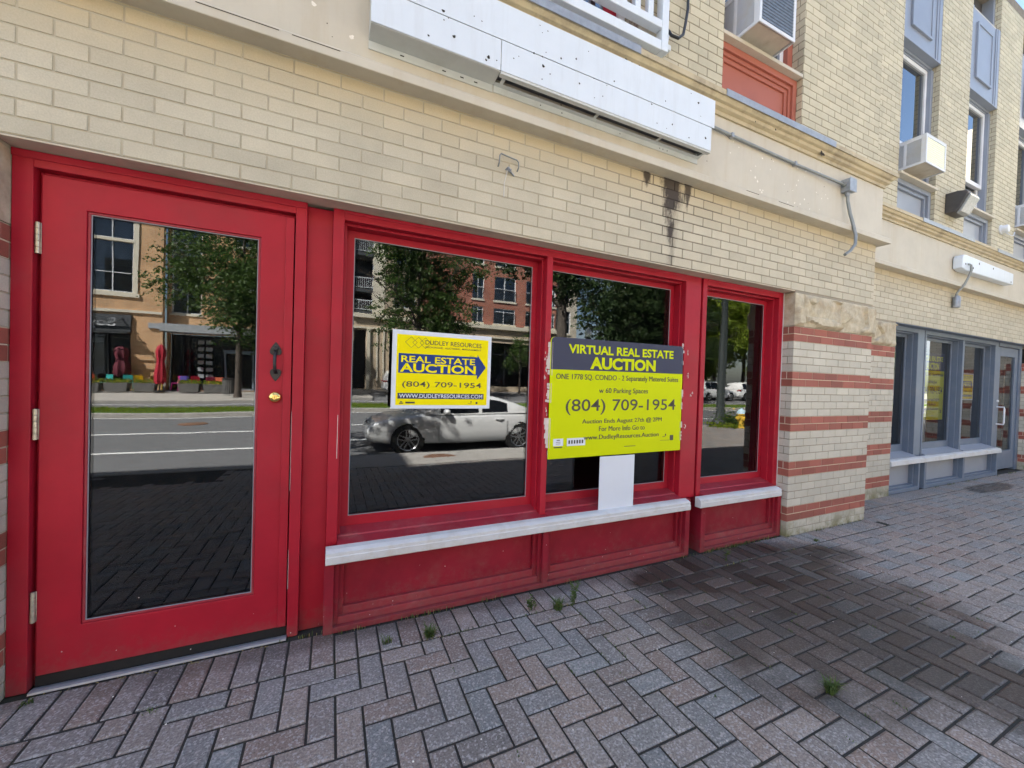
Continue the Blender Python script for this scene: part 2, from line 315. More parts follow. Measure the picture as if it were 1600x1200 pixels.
m_weed = leaf_mat('weed_leaf', (.045, .08, .02), (.13, .19, .055), .3)
m_straw = leaf_mat('dry_stem', (.22, .17, .08), (.30, .26, .10), .2)

# ------------------------------------------------------------------ mesh builder and tagging
class MB:
    def __init__(s): s.v = []; s.f = []; s.m = []; s.T = None
    def add(s, vs, fs, m=0):
        o = len(s.v)
        if s.T is not None: vs = [tuple(s.T @ Vector(p)) for p in vs]
        s.v.extend(vs); s.f.extend([tuple(i + o for i in f) for f in fs]); s.m.extend([m] * len(fs)); return s
    def box(s, x0, x1, y0, y1, z0, z1, m=0):
        return s.add([(x0, y0, z0), (x1, y0, z0), (x1, y1, z0), (x0, y1, z0), (x0, y0, z1), (x1, y0, z1), (x1, y1, z1), (x0, y1, z1)],
                     [(0, 3, 2, 1), (4, 5, 6, 7), (0, 1, 5, 4), (1, 2, 6, 5), (2, 3, 7, 6), (3, 0, 4, 7)], m)
    def quad(s, a, b, c, d, m=0): return s.add([a, b, c, d], [(0, 1, 2, 3)], m)
    def ext(s, poly, f, a0, a1, m=0, caps=True):
        """extrude closed 2-D polygon; f(u, v, a) -> point."""
        k = len(poly); vs = [f(u, v, a0) for u, v in poly] + [f(u, v, a1) for u, v in poly]
        fs = [(i, (i + 1) % k, k + (i + 1) % k, k + i) for i in range(k)]
        if caps: fs += [tuple(range(k))[::-1], tuple(range(k, 2 * k))]
        return s.add(vs, fs, m)
    def tube(s, pts, r, n=8, m=0, caps=True):
        pts = [Vector(p) for p in pts]; rs = r if isinstance(r, (list, tuple)) else [r] * len(pts)
        vs = []; prev = None
        for i, p in enumerate(pts):
            d = (pts[min(i + 1, len(pts) - 1)] - pts[max(i - 1, 0)]).normalized()
            a = prev if prev is not None else (Vector((0, 0, 1)) if abs(d.z) < .9 else Vector((1, 0, 0)))
            u = (a - d * a.dot(d)).normalized(); w = d.cross(u); prev = u
            for k in range(n):
                t = 2 * math.pi * k / n; vs.append(tuple(p + (u * math.cos(t) + w * math.sin(t)) * rs[i]))
        fs = []
        for i in range(len(pts) - 1):
            for k in range(n): fs.append((i * n + k, i * n + (k + 1) % n, (i + 1) * n + (k + 1) % n, (i + 1) * n + k))
        if caps: fs += [tuple(range(n))[::-1], tuple(range((len(pts) - 1) * n, len(pts) * n))]
        return s.add(vs, fs, m)
    def lathe(s, prof, c=(0, 0, 0), n=24, m=0, axis='z', lob=None):
        vs = []
        for r, h in prof:
            for k in range(n):
                t = 2 * math.pi * k / n; q = r * (1 + (lob[1] * math.cos(lob[0] * t) if lob else 0))
                x, y = q * math.cos(t), q * math.sin(t)
                p = (x, y, h) if axis == 'z' else ((x, h, y) if axis == 'y' else (h, x, y))
                vs.append((p[0] + c[0], p[1] + c[1], p[2] + c[2]))
        fs = []
        for i in range(len(prof) - 1):
            for k in range(n):
                q = (i * n + k, i * n + (k + 1) % n, (i + 1) * n + (k + 1) % n, (i + 1) * n + k)
                fs.append(q if axis != 'y' else q[::-1])
        fs += [tuple(range(n))[::-1], tuple(range((len(prof) - 1) * n, len(prof) * n))]
        return s.add(vs, fs, m)
    def build(s, name, mats, parent=None, bevel=0, smooth=0, seg=2):
        me = bpy.data.meshes.new(name); me.from_pydata(s.v, [], s.f)
        mats = mats if isinstance(mats, (list, tuple)) else [mats]
        for q in mats: me.materials.append(q)
        if len(mats) > 1: me.polygons.foreach_set('material_index', s.m)
        if smooth:
            me.polygons.foreach_set('use_smooth', [True] * len(me.polygons)); me.set_sharp_from_angle(angle=R(smooth))
        me.update()
        o = bpy.data.objects.new(name, me); COL.objects.link(o)
        if parent: o.parent = parent
        if bevel:
            b = o.modifiers.new('bevel', 'BEVEL'); b.width = bevel; b.segments = seg; b.limit_method = 'ANGLE'; b.angle_limit = R(40)
        return o

def tag(o, label=None, cat=None, group=None, kind=None):
    if label: o['label'] = label
    if cat: o['category'] = cat
    if group: o['group'] = group
    if kind: o['kind'] = kind
    return o
def thing(name, label, cat, loc=(0, 0, 0), rz=0, group=None):
    o = bpy.data.objects.new(name, None); COL.objects.link(o); o.location = loc; o.rotation_euler = (0, 0, rz); o.empty_display_size = .1
    return tag(o, label, cat, group)
def copy_tree(o, parent=None):
    c = o.copy(); COL.objects.link(c)
    if parent: c.parent = parent
    for ch in list(o.children): copy_tree(ch, c)
    return c
def place(o, loc, rz, label, group=None):
    o.location = loc; o.rotation_euler = (0, 0, rz); o['label'] = label
    if group: o['group'] = group
    return o

def text_into(mb, s, xc, zc, w, h, y, m=0, bold=0.0, P=None, spacing=1.0):
    """lettering: filled flat glyphs fitted into a w x h box centred at (xc, zc)."""
    cu = bpy.data.curves.new('t', 'FONT'); cu.body = s; cu.size = 1; cu.offset = bold; cu.resolution_u = 3; cu.space_character = spacing
    ob = bpy.data.objects.new('t', cu); me = bpy.data.meshes.new_from_object(ob)
    vs = [(v.co.x, v.co.y) for v in me.vertices]; fs = [tuple(p.vertices) for p in me.polygons]
    bpy.data.objects.remove(ob); bpy.data.curves.remove(cu); bpy.data.meshes.remove(me)
    if not vs: return
    x0, x1 = min(v[0] for v in vs), max(v[0] for v in vs); z0, z1 = min(v[1] for v in vs), max(v[1] for v in vs)
    pts = [(xc + ((a - x0) / (x1 - x0) - .5) * w, y, zc + ((b - z0) / (z1 - z0) - .5) * h) for a, b in vs]
    if P: pts = [P(p) for p in pts]
    mb.add(pts, fs, m)
# ------------------------------------------------------------------ brickwork
C = 0.0677333; L = 0.2032
def bricks(mb, u0, u1, z0, z1, P, holes=(), zo=0.0, uo=0.0, jd=.003, col=None, mort=None, half=False):
    """Running bond of real bricks (face + arrises) over a recessed mortar sheet. P(u, d, z): d outwards."""
    j = .0065
    i = math.floor((z0 - zo) / C + 1e-4)
    while zo + i * C < z1 - .004:
        a, b = max(z0, zo + i * C), min(z1, zo + (i + 1) * C)
        zc = (a + b) / 2
        segs = [(u0, u1)]
        for h in holes:
            if h[2] < zc < h[3]:
                ns = []
                for s in segs:
                    if h[0] > s[0]: ns.append((s[0], min(s[1], h[0])))
                    if h[1] < s[1]: ns.append((max(s[0], h[1]), s[1]))
                segs = [s for s in ns if s[1] - s[0] > .004]
        mi = col(i) if col else 0; mm = mort(i) if mort else 1
        LL = L / 2 if half else L
        off = uo + (LL / 2 if i % 2 else 0)
        for s in segs:
            mb.quad(P(s[0], -jd, a), P(s[1], -jd, a), P(s[1], -jd, b), P(s[0], -jd, b), mm)
            k = math.floor((s[0] - off) / LL)
            while off + k * LL < s[1] - .003:
                p, q = max(s[0], off + k * LL), min(s[1], off + (k + 1) * LL); k += 1
                if q - p < .02: continue
                dj = random.uniform(-.0009, .0009)
                e0 = j / 2 if p > s[0] + 1e-6 else 0.0005; e1 = j / 2 if q < s[1] - 1e-6 else 0.0005
                x0, x1, y0, y1 = p + e0, q - e1, a + j / 2, b - j / 2; w = .0013
                mb.add([P(x0, -jd, y0), P(x1, -jd, y0), P(x1, -jd, y1), P(x0, -jd, y1),
                        P(x0 + w, dj, y0 + w), P(x1 - w, dj, y0 + w), P(x1 - w, dj, y1 - w), P(x0 + w, dj, y1 - w)],
                       [(4, 5, 6, 7), (0, 1, 5, 4), (1, 2, 6, 5), (2, 3, 7, 6), (3, 0, 4, 7)], mi)
        i += 1
def front(Y): return lambda u, d, z: (u, Y - d, z)
def west(X): return lambda u, d, z: (X - d, -u, z)      # faces -X ; u = -y
def east(X): return lambda u, d, z: (X + d, u, z)       # faces +X ; u = y

bld = thing('brick_building', 'cream painted brick building with a red shopfront and a blue grey one', 'building')
def bpart(mb, name, mats, bevel=0, smooth=0, parent=None, seg=2): return mb.build(name, mats, parent or bld, bevel, smooth, seg)

YR = .37            # set-back of the right-hand bay
RED = {2, 3, 8, 9, 14, 15, 20, 21, 26, 27}
pc = lambda i: 2 if i in RED else 0
pmo = lambda i: 3 if i in RED else 1
BM = [m_brick, m_mortar, m_brick_red, m_mortar_red]
PM = [m_brick_pier, m_mortar, m_brick_red, m_mortar_red]
ZS = 2.214
# wall over the shopfronts
mb = MB()
bricks(mb, -3.0, 5.04, ZS, 2.86, front(0), zo=ZS, uo=-1.010)
bricks(mb, -.37, 0, ZS, 2.86, east(5.04), zo=ZS) if 0 else None
mb.box(-3.0, 5.035, .006, .24, ZS + .001, 2.86, 1)
bpart(mb, 'front_wall', BM)
mb = MB()
bricks(mb, 5.04, 13.6, ZS, 2.86, front(YR), zo=ZS, uo=5.04)
mb.box(5.04, 13.6, YR + .006, YR + .3, ZS + .001, 2.86, 1)
bpart(mb, 'front_wall', BM)
# banded piers
def pier(x0, x1, Y, depth, lw=True, rw=True, top=28 * C):
    mb = MB()
    bricks(mb, x0, x1, 0, top, front(Y), uo=x0, col=pc, mort=pmo)
    if lw: bricks(mb, -(Y + depth), -Y, 0, top, west(x0), uo=-Y, col=pc, mort=pmo, half=True)
    if rw: bricks(mb, Y, Y + depth, 0, top, east(x1), uo=Y, col=pc, mort=pmo, half=True)
    mb.box(x0 + .006, x1 - .006, Y + .006, Y + depth, -.05, top, 1)
    return bpart(mb, 'pier', PM)
pier(3.735, 5.04, 0, .36)
pier(5.045, 6.47, YR, .3, lw=False)
pier(-2.9, -1.174, 0, .3)
pier(11.23, 13.6, YR, .3)
def stone(x0, x1, Y, z0=28 * C + .004, z1=ZS - .022, seed=0, rightcap=False, leftcap=False, amp=.024):
    nx, nzz = max(6, int((x1 - x0) / .012)), 24; mb = MB(); vs = []
    for k in range(nzz + 1):
        for i in range(nx + 1):
            u, v = i / nx, k / nzz; x, z = x0 + (x1 - x0) * u, z0 + (z1 - z0) * v
            e = min(1, min(u, 1 - u) * (x1 - x0) / .025, min(v, 1 - v) * (z1 - z0) / .025)
            h = mnoise.noise(Vector((x * 4.2 + seed, z * 6, seed))) * amp + abs(mnoise.noise(Vector((x * 11, z * 13, seed + 3)))) * amp * .6
            st = amp * 1.1 if mnoise.noise(Vector((x * 3.3 + 5 * seed, z * 5.5, 9 + seed))) > .05 else 0     # broken ledge
            vs.append((x, Y - e * (h + st + .006), z))
    fs = [(k * (nx + 1) + i, k * (nx + 1) + i + 1, (k + 1) * (nx + 1) + i + 1, (k + 1) * (nx + 1) + i) for k in range(nzz) for i in range(nx)]
    mb.add(vs, fs); mb.box(x0, x1, Y + .0005, Y + .25, z0, z1)
    return bpart(mb, 'stone_block', [m_stone], smooth=50)
for q in ((3.735, 3.868, 0, 1), (3.874, 4.455, 0, 2), (4.461, 5.04, 0, 3), (5.05, 5.9, YR, 4), (5.906, 6.47, YR, 5), (-1.9, -1.174, 0, 6)):
    stone(q[0], q[1], q[2], seed=q[3])
for q in ((3.736, 5.036, 0), (5.05, 6.468, YR), (-2.9, -1.176, 0)):
    mb = MB(); mb.box(q[0], q[1], q[2] + .004, q[2] + .2, ZS - .022, ZS - .001); bpart(mb, 'bed_joint', [m_mortar])
# steel lintel plate under the brick
mb = MB(); mb.box(-1.172, 3.733, .004, .11, ZS - .009, ZS - .0005); bpart(mb, 'lintel_plate', [m_soffit], .002)
mb = MB(); mb.box(6.472, 11.228, YR + .004, YR + .12, ZS - .009, ZS - .0005); bpart(mb, 'lintel_plate', [m_gframe], .002)

# fascia with its lip and stepped cornice, mitred at the corner
PROF = [(.2, 2.831), (-.088, 2.831), (-.090, 2.834), (-.090, 2.876), (-.085, 2.883), (-.036, 2.889), (-.030, 2.895), (-.030, 3.398)]
CROWN = [(-.030, 3.3985), (-.044, 3.3985), (-.046, 3.425), (-.058, 3.430), (-.070, 3.437), (-.072, 3.462), (-.090, 3.468), (-.104, 3.484), (-.106, 3.490), (-.118, 3.492), (-.118, 3.528), (.25, 3.534), (.25, 3.3985)]
def run(prof, name, mat, Y, x0, x1, ret, closed):
    mb = MB(); k = len(prof)
    rings = [[(x0, Y + p, z) for p, z in prof], [(x1 - (p if ret else 0), Y + p, z) for p, z in prof]]
    if ret: rings.append([(x1 - p, Y + ret, z) for p, z in prof])
    vs = [p for r in rings for p in r]; fs = []
    for a in range(len(rings) - 1):
        for i in range(k if closed else k - 1): fs.append((a * k + i, (a + 1) * k + i, (a + 1) * k + (i + 1) % k, a * k + (i + 1) % k))
    mb.add(vs, [f[::-1] for f in fs]); return bpart(mb, name, [mat], smooth=25)
run(PROF, 'fascia', m_stucco, 0, -3.0, 5.035, .46, False)
run(CROWN, 'cornice', m_crown, 0, -3.0, 5.035, .46, True)
run(PROF, 'fascia', m_stucco, YR, 5.04, 13.6, 0, False)
run(CROWN, 'cornice', m_crown, YR, 5.0, 13.6, 0, True)
mb = MB(); mb.box(-3, 4.93, -.02, .2, 2.889, 3.40); bpart(mb, 'fascia_backing', [m_stucco]); mb = MB(); mb.box(4.95, 13.6, YR - .02, YR + .3, 2.889, 3.40); bpart(mb, 'fascia_backing', [m_stucco])
for x0, x1, yy in ((.1, 1.78, 0), (2.60, 4.02, 0), (6.72, 8.26, YR), (9.1, 12, YR)):      # metal flashing strips on the cornice edge
    mb = MB(); mb.ext([(-.119, 3.487), (-.119, 3.5345), (.05, 3.5385), (.05, 3.541), (-.124, 3.537), (-.124, 3.487)], lambda u, v, q: (q, yy + u, v), x0, x1); bpart(mb, 'flashing', [m_grey_metal])
mb = MB()      # white filler dots and rusty holes left by old fixings on the fascia
rr = random.Random(3)
def disc(mb, x, z, r, Y, m=0, n=9, sq=1.0):
    ph = rr.random() * 6; vs = [(x + r * (1 + .35 * math.sin(3 * t + ph)) * math.cos(t), Y, z + sq * r * (1 + .3 * math.cos(2 * t + ph)) * math.sin(t)) for t in [2 * math.pi * k / n for k in range(n)]]
    mb.add(vs, [tuple(range(n))], m)
for k in range(36):
    x, z = rr.uniform(2.75, 4.15), rr.uniform(2.93, 3.3)
    disc(mb, x, z, rr.uniform(.003, .009), -.0312, 0)
for x, z in ((-.30, 3.06), (-.12, 3.09), (.05, 3.0), (-.6, 3.1)): disc(mb, x, z, .011, -.0312, 0)
for k in range(26):
    x, z = rr.uniform(-.3, 4.5), rr.uniform(2.92, 3.3); disc(mb, x, z, rr.uniform(.002, .005), -.0314, 1)
for x, z, r in ((-.32, 3.065, .003), (1.70, 3.455, .012), (1.75, 3.45, .009), (1.81, 3.452, .008), (3.0, 3.44, .006), (3.9, 3.43, .02), (3.93, 3.425, .014), (3.25, 3.45, .008)):
    disc(mb, x, z, r, -.0735 if z > 3.4 else -.0316, 1)
for x0, x1 in ((-.55, -.25), (-.2, 0.0), (2.9, 3.05), (3.3, 3.5)): mb.box(x0, x1, -.0915, -.0905, 2.868, 2.871, 1)
bpart(mb, 'fixing_marks', [m_chip, m_hole])

# ------------------------------------------------------------------ upper storeys
UM = [m_brick_up, m_mortar_up]
YU, YV, PAR = .05, .42, 7.75
H_AC = (2.759, 3.80, 3.5, 6.1); H_BAL = (.25, 1.90, 3.5, 6.1)
mb = MB()
bricks(mb, -.6, 5.12, 3.50, 6.9, front(YU), holes=[H_AC, H_BAL], zo=3.53, uo=.05)
bricks(mb, -(YU + .16), -YU, 3.50, 6.1, west(3.80), zo=3.53, uo=-YU, half=True)
bricks(mb, -(YU + .16), -YU, 3.50, 6.1, west(1.90), zo=3.53, uo=-YU, half=True)
bricks(mb, YU, YU + .16, 3.50, 6.1, east(2.759), zo=3.53, uo=YU, half=True)
bricks(mb, YU, YV, 3.50, 6.9, east(5.12), zo=3.53, uo=YU)
for x0, x1 in ((-.6, .245), (1.905, 2.754), (3.805, 5.114)): mb.box(x0, x1, YU + .006, YU + .4, 3.4, 6.9, 1)
mb.box(.245, 1.905, YU + .006, YU + .4, 6.1, 6.9, 1); mb.box(2.754, 3.805, YU + .006, YU + .4, 6.1, 6.9, 1)
mb.box(-3, -.6, YU, YU + .4, 3.4, 6.9, 0); mb.box(-3, 5.114, YU + .002, YU + .4, 6.9, PAR, 0)
bpart(mb, 'upper_wall', UM)
WX = ((6.48, 7.50), (8.43, 9.45), (10.38, 11.40))
mb = MB()
holes = [(a, b, 3.5, PAR) for a, b in WX]
bricks(mb, 5.12, 13.6, 3.50, 7.6, front(YV), holes=holes, zo=3.53, uo=5.12)
for a, b in WX:
    bricks(mb, -(YV + .17), -YV, 3.50, 7.6, west(b), zo=3.53, uo=-YV, half=True)
    bricks(mb, YV, YV + .17, 3.50, 7.6, east(a), zo=3.53, uo=YV, half=True)
xs = [5.12] + [q for ab in WX for q in ab] + [13.6]
for x0, x1 in zip(xs[::2], xs[1::2]): mb.box(x0 + .005, x1 - .005, YV + .006, YV + .4, 3.4, PAR, 1)
mb.box(5.12, 13.6, YV + .003, YV + .4, 7.6, PAR, 1)
bpart(mb, 'upper_wall', UM)
mb = MB(); mb.box(-8.5, 13.6, .8, 9, 2.7, PAR - .1); mb.box(-22, -8.5, .1, 9, 0, 12.8); mb.box(-8.5, -3.0, .05, .8, 2.21, PAR); mb.box(-8.5, -2.9, .05, 1, 0, 2.21)
mb.box(13.6, 30, .42, 9, 0, PAR); mb.box(-3, 13.6, 6, 6.3, 0, 2.7)
bpart(mb, 'building_mass', [m_brick_up])
# wing that stands forward beyond the right edge, banded like the piers; the blue grey windows mirror it
mb = MB()
bricks(mb, -YR, 1.45, 0, 28 * C, west(14.0), col=pc, mort=pmo)
bricks(mb, -YR, 1.45, 28 * C, 2.86, west(14.0))
mb.box(14.006, 18, -1.45, YR + .2, 0, 2.86, 1); mb.box(13.95, 18, -1.5, YR + .2, 2.86, 3.5, 1); mb.box(14.0, 18, -1.45, YR + .2, 3.5, PAR, 0)
bpart(mb, 'side_wing', PM)
# interior behind the glass
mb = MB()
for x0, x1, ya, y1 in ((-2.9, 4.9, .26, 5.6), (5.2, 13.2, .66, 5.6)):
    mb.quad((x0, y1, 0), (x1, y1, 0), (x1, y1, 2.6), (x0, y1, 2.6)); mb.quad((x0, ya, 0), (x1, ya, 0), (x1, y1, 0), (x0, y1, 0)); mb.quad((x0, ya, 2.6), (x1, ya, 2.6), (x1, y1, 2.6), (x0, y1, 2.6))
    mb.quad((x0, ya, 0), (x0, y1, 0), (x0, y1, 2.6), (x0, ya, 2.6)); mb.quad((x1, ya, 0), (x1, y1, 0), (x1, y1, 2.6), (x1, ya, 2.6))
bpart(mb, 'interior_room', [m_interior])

# ------------------------------------------------------------------ red shopfront
def pane(x0, x1, z0, z1, y, mat, parent, tilt=0.0):
    """one sheet of glass, tilted by a hair about its foot as glazing is."""
    dy = math.tan(tilt) * (z1 - z0); mb = MB()
    mb.quad((x0, y, z0), (x1, y, z0), (x1, y - dy, z1), (x0, y - dy, z1)); return bpart(mb, 'window_glass', [mat], parent=parent)
def frame4(mb, x0, x1, z0, z1, w, y0, y1, m=0, wb=None, wt=None):
    wb = w if wb is None else wb; wt = w if wt is None else wt
    ring(mb, x0, x1, z0, z1, x0 + w, x1 - w, z0 + wb, z1 - wt, y0, y1, m)
def ring(mb, x0, x1, z0, z1, a0, a1, b0, b1, y0, y1, m=0):
    o = [(x0, z0), (x1, z0), (x1, z1), (x0, z1)]; i = [(a0, b0), (a1, b0), (a1, b1), (a0, b1)]
    vs = [(x, y, z) for y in (y0, y1) for q in (o, i) for x, z in q]; fs = []
    for k in range(4):
        j = (k + 1) % 4
        fs += [(k, j, 4 + j, 4 + k), (8 + k, 12 + k, 12 + j, 8 + j), (k, 8 + k, 8 + j, j), (4 + k, 4 + j, 12 + j, 12 + k)]
    mb.add(vs, fs, m)

def kick(mb, bays, x0, x1, posts, zt=.40, yf=.045, m0=0, m1=1):
    for a, b in posts: mb.box(a, b, yf, .22, 0, zt, m0)
    mb.box(x0 + .001, x1 - .001, yf + .002, .22, 0, .030, m0)
    for a, b in bays:
        for ins, zb, y in ((.023, .068, yf + .026), (.048, .108, yf + .048)):
            mb.box(a, a + ins, y, .2, .03, zt, m0); mb.box(b - ins, b, y, .2, .03, zt, m0); mb.box(a + ins, b - ins, y + .001, .2, .03, zb, m1)
        mb.box(a + .048, b - .048, yf + .072, .2, .10, zt, m0)
def white_sill(x0, x1, parent, mat=None):
    mb = MB(); prof = [(.062, .455), (.030, .449), (.008, .436), (.008, .418), (.0045, .416), (.0045, .382), (.008, .377), (.062, .377)]
    mb.ext(prof, lambda u, v, a: (a, u, v), x0, x1); return bpart(mb, 'white_sill', [mat or m_white], .0015, parent=parent)
def inner_sill(mb, x0, x1, m=1):
    mb.ext([(.235, .505), (.205, .500), (.135, .478), (.132, .470), (.0625, .456), (.0625, .40), (.235, .40)], lambda u, v, a: (a, u, v), x0, x1, m)

# posts, head and mullion of the two-light window and the narrow window
mb = MB()
mb.box(-.013, .041, .10, .24, .44, 2.204); mb.box(2.508, 2.674, .10, .24, .44, 2.204); mb.box(1.259, 1.302, .10, .24, .455, 2.153)
mb.box(.041, 2.508, .10, .24, 2.153, 2.204); mb.box(.041, 2.508, .094, .10, 2.186, 2.203)
mb.box(2.674, 2.698, .15, .24, 0.0, 2.20)
mb.box(2.698, 2.745, .10, .24, .44, 2.204); mb.box(3.672, 3.732, .10, .24, .44, 2.204); mb.box(2.745, 3.672, .10, .24, 2.153, 2.204); mb.box(2.745, 3.672, .094, .10, 2.186, 2.203)
for a, b in ((.041, 1.259), (1.302, 2.508), (2.745, 3.672)):
    mb.box(a, a + .014, .145, .24, .46, 2.139); mb.box(b - .014, b, .145, .24, .46, 2.139); mb.box(a, b, .143, .24, 2.139, 2.153)
bpart(mb, 'window_frame', [m_red], .003)
lights = ((.041, 1.259), (1.302, 2.508), (2.745, 3.672))
TILT = (.0045, .0045, .003)
for k, (a, b) in enumerate(lights):
    mb = MB(); a2, b2 = a + .014, b - .014
    frame4(mb, a2, b2, .495, 2.139, .040, .205, .238, 0, wb=.060, wt=.038)
    sash = bpart(mb, 'shop_window', [m_red], .003)
    mb = MB(); frame4(mb, a2 + .040, b2 - .040, .555, 2.101, .004, .2065, .2085); bpart(mb, 'glazing_seal', [m_seal], parent=sash)
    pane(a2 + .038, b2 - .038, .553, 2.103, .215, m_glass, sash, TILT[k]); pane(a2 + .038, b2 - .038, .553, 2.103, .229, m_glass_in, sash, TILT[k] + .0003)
mb = MB(); inner_sill(mb, .041, 1.259, 0); inner_sill(mb, 1.302, 2.508, 0); inner_sill(mb, 2.745, 3.672, 0)
mb.box(1.259, 1.302, .0625, .235, .40, .4555); mb.box(-.013, .041, .0625, .235, .40, .4395); mb.box(2.508, 2.60, .0625, .235, .40, .4395); mb.box(2.70, 2.745, .0625, .235, .40, .4395); mb.box(3.672, 3.732, .0625, .235, .40, .4395)
bpart(mb, 'inner_sill', [m_red2], .003)
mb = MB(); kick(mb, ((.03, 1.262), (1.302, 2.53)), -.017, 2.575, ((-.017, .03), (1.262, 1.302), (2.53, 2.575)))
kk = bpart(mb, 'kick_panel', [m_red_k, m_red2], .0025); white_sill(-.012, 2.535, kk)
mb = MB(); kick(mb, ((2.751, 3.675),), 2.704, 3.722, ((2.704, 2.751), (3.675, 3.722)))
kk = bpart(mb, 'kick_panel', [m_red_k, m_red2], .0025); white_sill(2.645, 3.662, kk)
mb = MB(); mb.box(3.7318, 3.7365, .0955, .102, .02, 2.2); bpart(mb, 'caulk_line', [m_white], .001)
# door and its frame
mb = MB()
mb.box(-1.172, -1.110, .10, .22, 0, 2.204); mb.box(-.183, -.133, .10, .22, 0, 2.204); mb.box(-1.110, -.183, .10, .22, 2.141, 2.204)
mb.box(-1.172, -.133, .094, .10, 2.172, 2.203); mb.box(-1.110, -1.100, .142, .22, 0, 2.141); mb.box(-1.10, -.183, .142, .22, 2.130, 2.141)
mb.box(-.133, -.013, .136, .22, 0, 2.2)
bpart(mb, 'door_frame', [m_red], .003)
mb = MB(); mb.box(-1.172, -.013, .2205, .23, 0, 2.2); bpart(mb, 'dark_reveal', [m_red_dark])
mb = MB()
X0, X1, Z0, Z1 = -1.094, -.190, .052, 2.123; gx0, gx1, gz0, gz1 = -.958, -.332, .240, 2.002
ring(mb, X0, X1, Z0, Z1, gx0, gx1, gz0, gz1, .118, .162)
door = bpart(mb, 'door', [m_red], .003)
mb = MB(); mb.box(-.226, -.189, .1095, .1178, .056, 2.118); bpart(mb, 'astragal', [m_red], .002, parent=door)
mb = MB(); frame4(mb, gx0 + .0005, gx1 - .0005, gz0 + .0005, gz1 - .0005, .010, .124, .135); bpart(mb, 'glazing_bead', [m_red2], .002, parent=door)
mb = MB(); frame4(mb, gx0 + .010, gx1 - .010, gz0 + .010, gz1 - .010, .004, .128, .131); bpart(mb, 'glazing_seal', [m_seal], parent=door)
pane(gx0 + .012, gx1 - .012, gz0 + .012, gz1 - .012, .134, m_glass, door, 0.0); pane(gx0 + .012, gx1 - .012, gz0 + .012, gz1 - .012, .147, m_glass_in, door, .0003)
mb = MB()      # thumb-latch pull: two spade plates and a bowed grip
def spade(cx, cz, s, flip, y):
    pts = [(0, .042), (.006, .034), (.013, .024), (.021, .010), (.0245, -.004), (.022, -.015), (.014, -.021), (.006, -.020), (0, -.018), (-.006, -.020), (-.014, -.021), (-.022, -.015), (-.0245, -.004), (-.021, .010), (-.013, .024), (-.006, .034)]
    mb.ext([(cx + x * s, cz + (z if not flip else -z) * s) for x, z in pts], lambda u, v, a: (u, a, v), y, .119)
spade(-.259, 1.452, 1.05, False, .112); spade(-.258, 1.340, 1.0, True, .113)
mb.tube([(-.259, .112, 1.443), (-.259, .092, 1.432), (-.259, .080, 1.41), (-.2585, .078, 1.38), (-.258, .086, 1.355), (-.258, .110, 1.343)], [.009, .008, .0075, .0075, .008, .009], 8)
mb.lathe([(.006, .096), (.011, .100), (.012, .112)], (-.259, 0, 1.462), 12, axis='y')
bpart(mb, 'door_handle', [m_black], .001, 40, parent=door)
mb = MB(); mb.lathe([(.010, .094), (.020, .097), (.026, .103), (.0285, .112), (.0285, .119)], (-.258, 0, 1.221), 28, axis='y'); mb.lathe([(.009, .0925), (.010, .0945)], (-.258, 0, 1.219), 16, axis='y', m=1)
mb.box(-.2590, -.2570, .0918, .0930, 1.213, 1.225, 2)
bpart(mb, 'lock', [m_brass, m_brass, m_black], 0, 40, parent=door)
for z in (1.862, 1.102, .346):
    mb = MB()
    for q in range(5): mb.lathe([(.0075, z - .063 + q * .0255), (.0075, z - .063 + q * .0255 + .0245)], (-1.101, .111, 0), 12)
    mb.box(-1.097, -1.0925, .1165, .1185, z - .063, z + .063)
    bpart(mb, 'hinge', [m_hinge], .001, 40, parent=door)
mb = MB(); mb.box(-1.098, -.186, .125, .2, .002, .05); bpart(mb, 'shaded_door_gap', [m_gap])  # black fill that paints the shade in the gap under the door
mb = MB(); mb.ext([(.118, .001), (.118, .006), (.092, .012), (.078, .009), (.075, .001)], lambda u, v, a: (a, u, v), -1.098, -.183); bpart(mb, 'threshold', [m_grey_metal], .001)

# ------------------------------------------------------------------ blue grey shopfront (set back)
G0 = YR
gl = ((6.51, 7.345), (7.60, 8.785), (8.845, 10.03))
mb = MB()
def gbox(x0, x1, y0, y1, z0, z1): mb.box(x0, x1, G0 + y0, G0 + y1, z0, z1)
gbox(6.472, 6.51, .10, .26, .42, 2.204); gbox(7.345, 7.535, .10, .26, .42, 2.204); gbox(7.56, 7.60, .10, .26, .42, 2.204); gbox(7.535, 7.56, .16, .26, 0, 2.2)
gbox(8.785, 8.845, .10, .26, .455, 2.150); gbox(10.03, 10.16, .10, .26, 0, 2.204)
gbox(6.51, 7.345, .10, .26, 2.150, 2.204); gbox(7.60, 10.03, .10, .26, 2.150, 2.204); gbox(10.19, 11.226, .10, .26, 2.15, 2.204); gbox(11.12, 11.226, .10, .26, 0, 2.15); gbox(10.16, 10.19, .15, .26, 0, 2.2)
for a, b in gl: gbox(a, a + .02, .15, .26, .46, 2.135); gbox(b - .02, b, .15, .26, .46, 2.135); gbox(a, b, .148, .26, 2.135, 2.15)
bpart(mb, 'window_frame', [m_gframe], .003)
for a, b in gl:
    mb = MB(); frame4(mb, a + .02, b - .02, .495, 2.135, .045, G0 + .21, G0 + .245, 0, wb=.10, wt=.04)
    s = bpart(mb, 'shop_window', [m_gframe], .003); pane(a + .063, b - .063, .593, 2.097, G0 + .222, m_glass_g, s, .003)
mb = MB()
for a, b in gl: mb.ext([(.25, .505), (.21, .500), (.0625, .456), (.0625, .40), (.25, .40)], lambda u, v, q: (q, G0 + u, v), a, b)
bpart(mb, 'inner_sill', [m_gpanel], .003)
